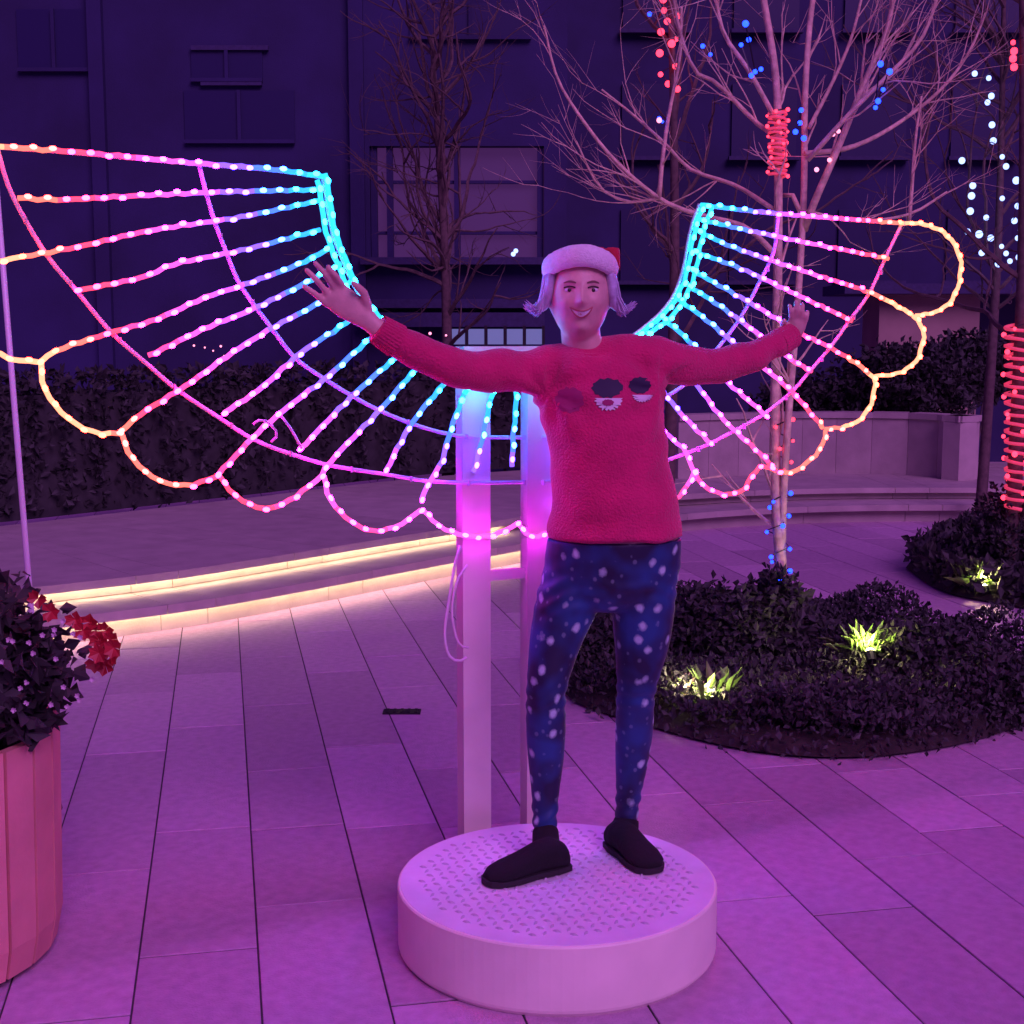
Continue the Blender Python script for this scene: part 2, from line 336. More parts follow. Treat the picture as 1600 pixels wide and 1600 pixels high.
b = MB(); b.box((8.5, 23, 6), (15.6, 2, 12)); b.build('wall', M_DARKWALL, b2_)
for i in range(7):
    for j in range(4):
        b = MB(); b.box((2.2+i*1.7, 21.97, 3.0+j*1.9), (1.0, .04, 1.1)); w_ = b.build('window', M_GLASS, b2_)
        b = MB(); b.box((2.2+i*1.7, 21.9, 2.42+j*1.9), (1.1, .12, .06)); b.build('sill', M_LEDGE, w_)
# beige pavilion at the right with a dark doorway
pv = empty('pavilion', (5, 17, 0), 'low beige pavilion with a dark doorway, right of the wings', 'building')
a, c = P(1375, 460, 17), P(1528, 560, 17); b = MB(); b.box(((a.x+c.x)/2, 17.4, a.z/2), (c.x-a.x, .8, a.z)); b.build('wall', M_BEIGE, pv)
d_ = P(1590, 470, 17); b = MB(); b.box((d_.x, 17.6, a.z/2), (d_.x-c.x+.3, .1, a.z)); b.build('doorway', M_GLASS, pv)
e_ = P(1375, 455, 17); b = MB(); b.box(((a.x+d_.x)/2+.3, 17.3, a.z+.06), (d_.x-a.x+1.6, 1.2, .12)); b.build('roof', M_LEDGE, pv)
b = MB(); b.box((d_.x+1.2, 17.4, a.z/2), (1.2, .8, a.z)); b.build('wall', M_BEIGE, pv)
# bluish glazed balustrade low behind the person
gb = empty('glass_balustrade', (0, 14.2, 0), 'low balustrade of bluish lit glass panes left of the neck', 'balustrade')
for k in range(5):
    X0 = 702+k*30; a, c = P(X0, 538, 14.2), P(X0+25, 514, 14.2); b = MB(); b.box(((a.x+c.x)/2, 14.2, (a.z+c.z)/2), (c.x-a.x, .03, c.z-a.z)); b.build('pane', M_PANEL, gb)
for k in range(6):
    a = P(699+k*30, 538, 14.2); b = MB(); b.box((a.x, 14.2, (a.z+.18)/2+.05), (.03, .05, a.z+.1)); b.build('post', M_METAL, gb)
a, c = P(695, 545, 14.2), P(855, 545, 14.2); b = MB(); b.box(((a.x+c.x)/2, 14.2, a.z), (c.x-a.x, .08, .05)); b.build('rail', M_LEDGE, gb)
# ---------------------------------------------------------------- bare trees
def twig(mb, p, d, L, r, depth, mi=0):
    n = max(3, int(L/.07)); pts = [p]; q = Vector(p); d = Vector(d).normalized()
    for i in range(n):
        d = (d+Vector(rng.normal(0, .13, 3))+Vector((0, 0, .045))).normalized(); q = q+d*(L/n); pts.append(q.copy())
    mb.tube(pts, [r*(1-.75*i/n) for i in range(n+1)], 5 if depth < 2 else 3, mi)
    if depth < 3:
        for k in range(2 if depth else 3):
            i = random.randint(1, n-1); dd = (d+Vector(rng.normal(0, .62, 3))).normalized(); twig(mb, pts[i], dd, L*random.uniform(.4, .7), r*.5, depth+1, mi)
def limb(tr, cr, pix, d0, r0, r1, tw=5, spread=.35, tl=.5, sides=7):
    pts = [P(x, y, d0+dz) for x, y, dz in pix]; L = smoothline([tuple(p) for p in pts], .07); n = len(L)
    tr.tube([Vector(q) for q in L], [r0+(r1-r0)*i/(n-1) for i in range(n)], sides)
    for k in range(tw):
        i = random.randint(int(n*.2), n-2); t = Vector(L[i+1]-L[i]).normalized(); dd = (t+Vector(rng.normal(0, spread, 3))).normalized()
        twig(cr, Vector(L[i]), dd, tl*random.uniform(.5, 1.1), (r0+(r1-r0)*i/n)*.42, 1)
TD = 6.35
tree = empty('bare_tree', (P(1215, 1000, TD).x, TD, .1), 'large pale bare tree with wrapped stems rising from the oval bed', 'tree')
tr = MB(); cr = MB()
limb(tr, cr, [(1232, 1010, 0), (1222, 900, 0), (1213, 780, 0), (1211, 650, 0), (1215, 450, 0), (1216, 250, 0), (1212, 120, .05), (1190, -20, .1)], TD, .029, .015, 8)
limb(tr, cr, [(1222, 860, 0), (1224, 780, -.02), (1232, 650, -.04), (1248, 450, 0), (1256, 300, .02), (1258, 150, .05), (1266, 30, .1), (1280, -60, .1)], TD, .018, .013, 9)
limb(tr, cr, [(1256, 360, .02), (1275, 310, -.05), (1310, 230, -.1), (1350, 130, -.1), (1385, 50, -.1), (1400, -30, -.1)], TD, .018, .010, 10)
limb(tr, cr, [(1250, 330, .02), (1235, 300, .05), (1222, 305, .1)], TD, .012, .01, 0)
limb(tr, cr, [(1258, 240, 0), (1330, 230, .1), (1400, 195, .2), (1470, 140, .2), (1515, 80, .2), (1540, 20, .2)], TD, .013, .005, 8)
limb(tr, cr, [(1262, 250, -.1), (1330, 175, -.2), (1385, 120, -.2), (1440, 60, -.2), (1470, -20, -.2)], TD, .012, .007, 8)
limb(tr, cr, [(1216, 215, 0), (1180, 190, .1), (1120, 130, .1), (1085, 110, .1), (1060, 40, .1), (1050, -30, .1)], TD, .012, .007, 7)
limb(tr, cr, [(1214, 190, 0), (1170, 110, -.1), (1130, 50, -.1), (1115, -30, -.1)], TD, .012, .008, 6)
limb(tr, cr, [(1213, 330, 0), (1150, 290, .15), (1080, 265, .2), (1040, 225, .2), (990, 180, .2), (940, 140, .2)], TD, .012, .005, 8)
limb(tr, cr, [(1214, 400, 0), (1165, 355, .05), (1090, 335, .1), (1030, 310, .1), (960, 250, .1), (905, 180, .1), (870, 120, .1), (850, 40, .1)], TD, .014, .005, 10)
limb(tr, cr, [(1030, 310, .1), (1035, 250, .1), (1045, 180, .1), (1062, 90, .1), (1065, 10, .1)], TD, .011, .006, 8)
limb(tr, cr, [(1030, 310, .1), (980, 315, .15), (935, 290, .15), (900, 220, .15)], TD, .008, .004, 7)
limb(tr, cr, [(1420, 350, .2), (1425, 290, .2), (1430, 220, .2), (1440, 150, .2)], TD, .01, .005, 7)
limb(tr, cr, [(1256, 330, .02), (1340, 345, .15), (1420, 335, .2), (1480, 300, .2)], TD, .01, .006, 6)
limb(tr, cr, [(1264, 200, 0), (1300, 130, .1), (1330, 60, .1), (1350, -20, .1)], TD, .01, .006, 6)
tr.build('trunk', M_BARK, tree, smooth=True); cr.build('crown', M_BARK, tree)
def bare(px, base_y, d, topy, label, lean=0, r=.05, m=M_BARK2, group=None, tws=16, name='bare_tree'):
    b0 = G(px, base_y) if d is None else Vector((P(px, 600, d).x, d, 0))
    t = empty(name, b0, label, 'tree', group); a = MB(); c = MB(); top = P(px+lean, topy, b0.y)
    L = smoothline([tuple(b0), tuple(b0*.5+top*.5+Vector((.05, 0, 0))), tuple(top)], .15); n = len(L)
    a.tube([Vector(q) for q in L], [r*(1-.7*i/(n-1)) for i in range(n)], 7)
    for k in range(tws):
        i = random.randint(int(n*.35), n-1); ang = random.uniform(0, 2*PI); twig(c, Vector(L[i]), (math.cos(ang), math.sin(ang)*.6, random.uniform(.4, 1.2)), random.uniform(.8, 1.8), r*.35, 0)
    a.build('trunk', m, t, smooth=True); c.build('crown', m, t); return t
bare(700, 700, 13.8, 60, 'thin bare tree in front of the faintly lit window', -25, .07, M_BARK2, tws=30)
bare(1045, 700, 9.5, -150, 'slim bare tree with red lights on its upper trunk, above the head', 0, .05, M_BARK2, tws=14)
bare(1592, 800, 8.6, -200, 'bare tree at the right edge, its trunk wrapped in red lights', 4, .055, M_BARK2, tws=10)
bare(1540, 700, 11.5, -80, 'bare tree hung with cold white fairy lights', 30, .05, M_BARK2, tws=26)
# ---------------------------------------------------------------- string lights on the trees
def bulbs(root, pts, m, r, parent_mat=None, cable=True):
    me = MB(); me.ball((0, 0, 0), r, 8, 6); me = me.mesh('bulb', m, True)
    for p in pts: link('bulb', me, root, Matrix.Translation(p)@Matrix.Scale(random.uniform(.75, 1.2), 4))
    if cable and len(pts) > 1:
        c = MB(); c.tube([Vector(p)+Vector((0, .008, r*.6)) for p in pts], .003, 4); c.build('cable', M_METAL, root)
def lights(pix, d, m, r, label, group=None, cable=True):
    pts = [P(x, y, d+random.uniform(-.05, .05)) for x, y in pix]
    o = empty('string_lights', pts[0], label, 'string lights', group); bulbs(o, pts, m, r, cable=cable); return o
def spiral(px, y0, y1, d, rr, turns, n):
    a, c = P(px, y0, d), P(px, y1, d); out = []
    for i in range(n):
        t = i/(n-1); q = a*(1-t)+c*t; an = 2*PI*turns*t+.4; out.append(q+Vector((math.cos(an)*rr, -abs(math.sin(an))*rr if math.sin(an) > 0 else -math.sin(an)*rr, 0)))
    return out
white = [(1597, 42), (1523, 115), (1545, 122), (1549, 150), (1543, 160), (1550, 195), (1552, 220), (1503, 251), (1566, 245), (1572, 260), (1520, 290), (1518, 306), (1590, 322), (1566, 310), (1588, 282), (1512, 362), (1530, 366), (1565, 385), (1590, 372), (1534, 395), (1578, 408), (1592, 402), (1560, 412), (1585, 345), (1548, 372), (1572, 396), (1598, 415), (1516, 330), (1541, 340), (1596, 360)]
lights(white, 11.2, M_LWHITE, .026, 'cold white fairy lights scattered through the tree at the right edge', cable=False)
lights([(1165, 37), (1180, 112), (1189, 108), (1174, 118), (1158, 70), (1170, 62)], TD-.25, M_LBLUE, .012, 'blue lights strung on a branch left of the main stem')
lights([(1390, 112), (1380, 140), (1372, 158), (1368, 168), (1376, 100)], TD-.3, M_LBLUE, .012, 'blue lights strung on a branch right of the main stem')
lights([(1252, 172), (1250, 192), (1243, 206), (1256, 216)], TD-.2, M_LBLUE, .013, 'blue lights at the fork of the main tree')
lights([(1015, 22), (1035, 190), (1030, 185), (1110, 85), (1098, 72)], TD+.1, M_LBLUE, .009, 'small blue lights scattered on the left branches', cable=False)
lights([(1030, 188), (1302, 210), (1276, 265), (1310, 205), (1296, 250)], TD-.1, M_LPINK, .010, 'small pink lights on the right fork of the main tree', cable=False)
def wrap(px, y0, y1, d, rr, turns, n, m, label, br=.011, sleeve=None):
    pts = spiral(px, y0, y1, d, rr, turns, n); o = empty('string_lights', pts[0], label, 'string lights'); bulbs(o, pts, m, br)
    if sleeve:
        a, c = P(px, y0, d), P(px, y1, d); s_ = MB(); N_ = int(turns*2.2*12); s_.tube([a*(1-i/N_)+c*(i/N_)+Vector((math.cos(i*PI/6)*rr*.86, math.sin(i*PI/6)*rr*.86, .004*math.sin(i*.7))) for i in range(N_+1)], rr*.13, 5); s_.build('light_rope', sleeve, o, smooth=True)
    return o
M_SLEEVE = mat('pink_sleeve', (0.45, 0.10, 0.16), 0.6, emit=(0.95, 0.05, 0.13), estr=.55, bump=.5, bscale=90)
wrap(1215, 172, 276, TD, .046, 6, 26, M_LRED, 'red lights wrapped tightly round the main stem above the fork', .008, M_SLEEVE)
wrap(1217, 770, 905, TD, .055, 3.2, 12, M_LBLUE, 'blue lights wrapped round the foot of the trunk above the bed', .011)
wrap(1222, 655, 745, TD, .05, 2.5, 9, M_LRED, 'few red lights wrapped round the lower trunk under the wing', .009)
wrap(1045, -10, 140, 9.5, .06, 4, 14, M_LRED, 'red lights wrapped round the slim tree above the head', .022)
wrap(1590, 505, 795, 8.55, .085, 9, 34, M_LRED, 'red lights wrapped round the trunk at the right edge', .016, M_SLEEVE)
wrap(1592, 60, 110, 8.6, .06, 2, 7, M_LRED, 'red lights high on the tree at the right edge', .02)
lights([(632, 524), (645, 520), (661, 530), (672, 521), (684, 535), (697, 524), (655, 540), (690, 541), (640, 536)], 12.5, M_LPINK, .012, 'tiny pink and white lights on the hedge behind the raised arm', cable=False)
lights([(802, 397), (806, 392)], 13.5, M_LWHITE, .022, 'single white light under the dim window')
lights([(303, 540), (320, 543), (333, 548), (345, 541), (350, 556)], 12.5, M_LPINK, .009, 'tiny lights seen through the left wing', cable=False)
# ---------------------------------------------------------------- planting beds
def bed(outline, z0, label):
    o = empty('planting_bed', outline[0], label, 'planting bed'); b = MB(); n = len(outline); c = sum(outline, Vector())/n
    rings = [(1.0, .012), (.97, z0*.5), (.85, z0*.9), (.5, z0*1.2), (0.02, z0*1.3)]
    vs = [];
    for s_, z in rings: vs += [(*(c+(p-c)*s_).xy, z) for p in outline]
    fs = [(i*n+k, i*n+(k+1) % n, (i+1)*n+(k+1) % n, (i+1)*n+k) for i in range(len(rings)-1) for k in range(n)]
    b.add(vs, fs); b.build('soil', M_SOIL, o, smooth=True); return o, c
out1 = smoothline([tuple(G(x, y)) for x, y in ((880, 1040), (890, 1095), (1020, 1140), (1160, 1175), (1300, 1188), (1440, 1178), (1560, 1150), (1640, 1110), (1660, 1060), (1500, 1010), (1350, 975), (1200, 965), (1080, 975), (950, 990), (880, 1040))], .12)[:-1]
bd, bc = bed([Vector(p) for p in out1], .10, 'dark oval bed of low planting round the bare tree')
def inpoly(pt, poly):
    x, y = pt; c = False; j = len(poly)-1
    for i in range(len(poly)):
        if (poly[i][1] > y) != (poly[j][1] > y) and x < (poly[j][0]-poly[i][0])*(y-poly[i][1])/(poly[j][1]-poly[i][1])+poly[i][0]: c = not c
        j = i
    return c
gc = MB(); mn, mx = out1.min(0), out1.max(0); cs = []
while len(cs) < 30000:
    x, y = rng.uniform(mn[0], mx[0]), rng.uniform(mn[1], mx[1])
    if inpoly((x, y), out1):
        h = .06+.06*(math.sin(x*5.1+y*3)+math.sin(y*7.3-x*4)+math.sin(x*13+1)*.5)*.6
        cs.append((x, y, .085+max(.02, h)*rng.random()**.5*1.3))
for p in out1:
    for k in range(26): cs.append((p[0]+rng.normal(0, .045), p[1]+rng.normal(0, .045), .01+.10*rng.random()))
leaves(gc, cs, .032, up=.6); gc.build('ground_cover', M_LEAF, kind='stuff', label='dense dark low ground cover filling the oval bed', cat='ground cover')
def shrub(px, py, d, r, n, label, m=M_LEAF, size=.06, group=None, name='shrub'):
    c = P(px, py, d); o = empty(name, (c.x, c.y, 0), label, 'shrub', group); b = MB(); leaves(b, cloud(c, r, int(n*2.0)), size*.66); b.build('foliage', m, o)
    s_ = MB()
    for k in range(6):
        a = k/6*2*PI; s_.tube([(c.x+.02*math.cos(a), c.y+.02*math.sin(a), .02), tuple(c+Vector((r[0]*.4*math.cos(a), r[1]*.4*math.sin(a), 0)))], [.012, .005], 5)
    s_.build('stem', M_BARK2, o); return o
shrub(1210, 985, TD-.05, (.16, .15, .26), 2600, 'tall dark shrub wrapped round the foot of the bare tree', size=.07)
shrub(1120, 985, 6.2, (.32, .2, .20), 2300, 'dark bushy shrub left of the tree foot')
shrub(960, 1010, 6.2, (.26, .2, .18), 1500, 'dark shrub seen between the legs')
shrub(1445, 1030, 6.0, (.26, .22, .15), 1700, 'low round shrub behind the right lit plant')
shrub(1550, 1080, 5.6, (.20, .22, .17), 1700, 'rounded dark shrub at the right end of the oval bed')
shrub(1300, 1110, 5.35, (.35, .2, .10), 2000, 'low spreading shrub at the front of the oval bed')
def litplant(px, py, d, s, n, label, m=M_LEAFB, energy=1.5, col=(1, .85, .35), gy=None):
    s *= 1.35; c = P(px, py, d)+Vector((0, 0, .03)); o = empty('lit_plant', (c.x, c.y, .1), label, 'plant'); b = MB()
    for k in range(n):
        a = random.uniform(0, 2*PI); el = random.uniform(.3, 1.3); L = s*random.uniform(.6, 1.15); dd = Vector((math.cos(a)*math.cos(el), math.sin(a)*math.cos(el), math.sin(el)))
        sd = dd.cross(Vector((0, 0, 1))).normalized()*L*.09; p0 = c+Vector((rng.normal(0, s*.3), rng.normal(0, s*.2), -s*.35)); mid = p0+dd*L*.55+Vector((0, 0, .01)); tip = p0+dd*L-Vector((0, 0, L*.12))
        q = MB(); q.add([p0, mid+sd, tip, mid-sd], [(0, 1, 2), (0, 2, 3)])
        if k < 40: q.build('leaf', m, o)
        else: b.add(q.v, q.f)
    if b.v: b.build('leaves', m, o, kind='stuff')
    lp = c+Vector((0, -s*.62, -s*.30))
    sp = empty('ground_spotlight', lp-Vector((0, 0, .04)), 'small glowing spotlight before the '+label, 'spotlight')
    h = MB(); h.tube([lp+Vector((0, -.035, -.03)), lp+Vector((0, 0, 0))], [.022, .026], 10); h.tube([lp+Vector((0, -.02, -.1)), lp+Vector((0, -.02, -.02))], .006, 6); h.build('housing', M_METAL, sp)
    l = MB(); l.ball(lp+Vector((0, .002, .004)), (.02, .01, .02), 10, 6); l.build('lens', M_LSPOT, sp)
    L_ = bpy.data.objects.new('lamp', bpy.data.lights.new('lamp', 'POINT')); COL.objects.link(L_); L_.location = lp+Vector((0, .02, .06)); L_.data.energy = energy*3.2; L_.data.color = col; L_.data.shadow_soft_size = .02
    L_.parent = sp; L_.matrix_parent_inverse = sp.matrix_basis.inverted()
litplant(1105, 1085, 5.55, .13, 90, 'yellow green spiky plant beside the leg', energy=2.2, col=(1, .8, .45))
litplant(1065, 1085, 5.6, .10, 50, 'pale pinkish plant nearest the leg', m=mat('pale_leaf', (.4, .3, .22), .6), energy=1.0, col=(1, .75, .55))
litplant(1352, 1010, 6.0, .10, 60, 'bright green plant in the middle of the oval bed', energy=1.3)
out2 = smoothline([tuple(G(x, y)) for x, y in ((1415, 890), (1470, 925), (1560, 945), (1700, 960), (1800, 900), (1650, 850), (1500, 848), (1415, 890))], .15)[:-1]
bed([Vector(p) for p in out2], .1, 'small dark bed at the right edge under the red wrapped trunk')
gc = MB(); mn, mx = out2.min(0), out2.max(0); cs = []
while len(cs) < 7000:
    x, y = rng.uniform(mn[0], mx[0]), rng.uniform(mn[1], mx[1])
    if inpoly((x, y), out2): cs.append((x, y, .05+.16*rng.random()))
leaves(gc, cs, .07, up=.6); gc.build('ground_cover', M_LEAF, kind='stuff', label='dark ground cover in the small bed at the right edge', cat='ground cover')
litplant(1528, 905, 8.35, .15, 70, 'yellow lit plant in the right edge bed', energy=4, col=(1, .82, .35))
shrub(1580, 840, 8.7, (.28, .25, .32), 1500, 'dark shrub at the foot of the red wrapped trunk')
for px, py, d, r, lab in ((1420, 600, 14, (.75, .5, .4), 'dark leafy bush above the pale planter wall'), (1520, 575, 14.5, (.5, .5, .35), 'dark leafy bush before the beige pavilion'), (1270, 640, 14.2, (.6, .4, .35), 'dark leafy bush seen through the right wing')):
    shrub(px, py, d, r, 2600, lab, M_LEAF, .11)
# ---------------------------------------------------------------- round platform
PC = Vector((.1175, 3.479, 0)); PR = .4173; PH = .1786
pf = empty('round_platform', PC, 'round white platform with a tread plate top that the person stands on', 'platform')
b = MB(); n = 96; prof = [(PR-.012, .0), (PR-.002, .012), (PR, .02), (PR, PH-.006), (PR-.003, PH-.002), (PR-.008, PH-.001)]
b.add([(PC.x+r*math.cos(2*PI*k/n), PC.y+r*math.sin(2*PI*k/n), z) for r, z in prof for k in range(n)], [(i*n+k, i*n+(k+1) % n, (i+1)*n+(k+1) % n, (i+1)*n+k) for i in range(len(prof)-1) for k in range(n)])
b.build('drum', M_WHITE, pf, smooth=False)
M_PLATE = mat('tread_plate_paint', (0.76, 0.72, 0.76), 0.4, noise=.08, nscale=10)
b = MB(); b.loft([((PC.x, PC.y, PH-.006), PR-.006, PR-.006, (1, 0, 0), (0, 1, 0)), ((PC.x, PC.y, PH), PR-.008, PR-.008, (1, 0, 0), (0, 1, 0))], 96); b.build('top_plate', M_PLATE, pf)
b = MB(); st = .031; ca, sa = math.cos(.35), math.sin(.35)     # raised tread lozenges, alternately turned
for i in range(-16, 17):
    for j in range(-16, 17):
        x, y = i*st, j*st
        if math.hypot(x, y) > PR-.055: continue
        a = .35+(PI/4 if (i+j) % 2 else -PI/4); X, Y = PC.x+x*ca-y*sa, PC.y+x*sa+y*ca; L, w_, h = .0125, .0045, .0045
        dx, dy = Vector((math.cos(a), math.sin(a))), Vector((-math.sin(a), math.cos(a)))
        q = [(X+dx.x*s1*L+dy.x*s2*w_, Y+dx.y*s1*L+dy.y*s2*w_) for s1, s2 in ((-1, 0), (0, -1), (1, 0), (0, 1))]
        b.add([(*p, PH) for p in q]+[((p[0]+X)/2, (p[1]+Y)/2, PH+h) for p in q], [(0, 1, 5, 4), (1, 2, 6, 5), (2, 3, 7, 6), (3, 0, 4, 7), (4, 5, 6, 7)])
b.build('tread_pattern', mat('worn_tread', (0.5, 0.45, 0.52), 0.35), pf, kind='stuff')
# ---------------------------------------------------------------- light-up wings
wings = empty('light_up_wings', (WC[0], WC[1], 0), 'big angel wings of rainbow light strands on two white posts', 'light sculpture')
UP = [UZ(750, 900)[0], UZ(850, 900)[0]]; ztop = UZ(780, 549)[1]
for u in UP:
    b = MB(); c = WP(u, ztop/2, -.043); b.box((c.x, c.y, ztop/2), (.088, .045, ztop), WA); b.build('post', M_WHITE, wings)
    b = MB(); c = WP(u, .006, -.043); b.box((c.x, c.y, .006), (.16, .12, .012), WA); b.build('foot_plate', M_WHITE, wings)
b = MB(); c = WP((UP[0]+UP[1])/2, ztop+.006, -.043); b.box((c.x, c.y, c.z), (.29, .06, .016), WA); b.build('cap_bar', M_WHITE, wings)
for zz in (.35, .95):
    b = MB(); c = WP((UP[0]+UP[1])/2, zz+.55, -.043); b.box((c.x, c.y, c.z), (UP[1]-UP[0]-.09, .02, .03), WA); b.build('cross_rail', M_WHITE, wings)
LT, RT = {}, {}
def mir(pts, dz=.075): return [(-u, z+dz) for u, z in [UZ(*p) for p in pts]]
def uz(pts): return [UZ(*p) for p in pts]
R_sc1 = [(1413, 349), (1440, 350), (1475, 364), (1497, 395), (1500, 430), (1487, 468), (1462, 487), (1430, 493)]
R_sc2 = [(1426, 494), (1441, 512), (1441, 535), (1430, 565), (1400, 584), (1368, 587)]
R_s2end = [(1426, 492)]
Lsp = {0: uz([(505, 276), (455, 268), (400, 262), (320, 256), (200, 245), (100, 236), (0, 229), (-25, 227)]),
 1: uz([(500, 296), (351, 300), (230, 305), (98, 312), (28, 309)]),
 2: uz([(500, 313), (371, 340), (241, 359), (134, 383), (72, 395), (0, 408)])+mir(R_s2end),
 3: uz([(500, 359), (382, 390), (275, 412), (223, 433), (122, 454)]),
 4: uz([(520, 385), (464, 414), (378, 446), (320, 465), (241, 500), (175, 519), (93, 546), (63, 565)]),
 5: uz([(532, 412), (476, 443), (388, 486), (323, 512), (232, 556)]),
 6: uz([(548, 440), (488, 479), (426, 512), (357, 555), (296, 599), (220, 647), (189, 675)]),
 7: uz([(560, 490), (527, 514), (469, 552), (407, 607), (350, 645)]),
 8: uz([(600, 514), (568, 538), (510, 590), (469, 621), (407, 672), (340, 742)]),
 9: uz([(640, 545), (610, 566), (548, 621), (469, 702)]),
 10: uz([(672, 562), (644, 583), (596, 638), (520, 717), (503, 742)]),
 11: uz([(712, 585), (692, 602), (641, 665), (603, 736)]),
 12: uz([(738, 595), (723, 621), (703, 676), (689, 724), (672, 751), (658, 782)]),
 13: uz([(775, 600), (764, 634), (754, 683), (740, 738)]),
 14: uz([(806, 610), (806, 638), (802, 680), (800, 730)])}
Rsp = {0: uz([(1095, 320), (1220, 334), (1413, 349)]),
 1: uz([(1088, 342), (1216, 370), (1387, 404)]),
 2: uz([(1083, 357), (1150, 388), (1260, 425), (1362, 458), (1426, 492)]),
 3: uz([(1076, 390), (1156, 419), (1227, 452), (1331, 501)]),
 4: uz([(1072, 417), (1175, 475), (1250, 520), (1295, 542), (1340, 569), (1365, 590)]),
 5: uz([(1068, 441), (1126, 479), (1182, 520), (1235, 561), (1269, 581)]),
 6: uz([(1056, 465), (1100, 497), (1145, 535), (1190, 572), (1235, 610), (1286, 668)]),
 7: uz([(1030, 492), (1079, 535), (1130, 591), (1197, 649)]),
 8: uz([(1005, 515), (1040, 550), (1085, 597), (1130, 655), (1190, 711), (1212, 736)]),
 9: uz([(985, 545), (1029, 602), (1062, 644), (1111, 694)]),
 10: uz([(960, 560), (1000, 620), (1034, 670), (1070, 704), (1083, 737)]),
 11: uz([(930, 580), (970, 650), (1030, 722)]), 12: uz([(900, 600), (925, 660), (950, 740), (952, 765)]), 13: uz([(872, 605), (882, 680), (890, 740)])}
Lsc = [mir(R_sc1), mir(R_sc2)[:4]+uz([(0, 553), (20, 562), (60, 565)]),
 uz([(64, 566), (67, 600), (85, 632), (115, 660), (150, 676), (187, 677)]), uz([(191, 680), (200, 706), (225, 735), (260, 755), (300, 757), (338, 744)]),
 uz([(342, 743), (365, 772), (400, 792), (430, 792), (462, 775), (503, 743)]), uz([(506, 744), (514, 777), (540, 808), (578, 829), (620, 822), (657, 797)]),
 uz([(660, 797), (690, 824), (728, 837), (770, 836), (808, 818)]), uz([(808, 818), (830, 838), (858, 832)])]
Rsc = [uz(R_sc1), uz(R_sc2), uz([(1365, 590), (1366, 605), (1361, 629), (1344, 655), (1317, 667), (1288, 670)]), uz([(1289, 672), (1284, 696), (1265, 719), (1239, 737), (1216, 738)]),
 uz([(1212, 736), (1190, 728), (1175, 742), (1162, 764), (1141, 772), (1122, 770), (1100, 760), (1085, 738)]), uz([(1083, 739), (1070, 764), (1055, 778), (1020, 790), (975, 785), (952, 767)]), uz([(952, 767), (925, 785), (890, 780), (862, 800)])]
Lin = [uz([(506, 272), (512, 300), (516, 330), (523, 365), (536, 400), (553, 440), (577, 478), (610, 514), (650, 545), (700, 575), (750, 593), (800, 602)]),
       uz([(494, 282), (500, 310), (505, 350), (516, 388), (531, 425), (546, 462), (566, 490), (600, 512)])]
Rin = [uz([(1098, 319), (1088, 342), (1080, 375), (1073, 415), (1060, 455), (1038, 487), (1003, 517), (960, 548), (900, 585), (850, 603)]),
       uz([(1110, 325), (1100, 350), (1092, 385), (1084, 425), (1070, 462), (1045, 497), (1012, 520)])]
Lmid = uz([(313, 257), (323, 297), (337, 345), (354, 390), (378, 446), (426, 512), (464, 560), (509, 592), (551, 618), (596, 642), (651, 664), (696, 677), (740, 683), (820, 684)])
Rmid = uz([(1220, 334), (1213, 392), (1190, 441), (1160, 497), (1120, 550), (1081, 595), (1035, 625), (980, 655), (920, 675), (850, 684)])
Lout = uz([(-4, 230), (20, 304), (72, 395), (119, 452), (175, 519), (227, 565), (280, 610), (347, 655), (400, 688), (460, 711), (520, 728), (606, 742), (670, 752), (740, 755), (820, 754)])
Rout = uz([(1413, 349), (1387, 404), (1362, 458), (1331, 501), (1304, 539), (1269, 580), (1241, 612), (1197, 647), (1154, 672), (1111, 694), (1074, 709), (1020, 728), (950, 745), (850, 754)])
STOPS = [(0, (0.004, .11, .22)), (.07, (0.004, .07, .25)), (.14, (.012, .035, .3)), (.22, (.05, .02, .3)), (.31, (.13, .018, .3)), (.42, (.24, .018, .15)), (.54, (.26, .012, .06)), (.64, (.28, .012, .03)), (.72, (.3, .035, .026)), (.82, (.32, .085, .045))]
GR = [emat('rope_glow', tuple(x*1.6 for x in c), 5.0) for _, c in STOPS]
BU = [emat('led_glow', c, 80.0) for c in ((.004, .35, .9), (.005, .25, 1), (.009, .05, 1), (.03, .010, 1), (.4, .009, 1), (.8, .0085, 1), (1, .008, .35), (1, .0075, .08), (1, .011, .01), (1, .014, .0075))]
DS = np.array([s for s, _ in STOPS])
def cidx(d): return int(np.argmin(abs(DS-d)))
bm_ = MB(); bm_.ball((0, 0, 0), (.0070, .0070, .0095), 6, 5)
BMESH = [bm_.mesh('bulb', m, True) for m in BU]
allb = []
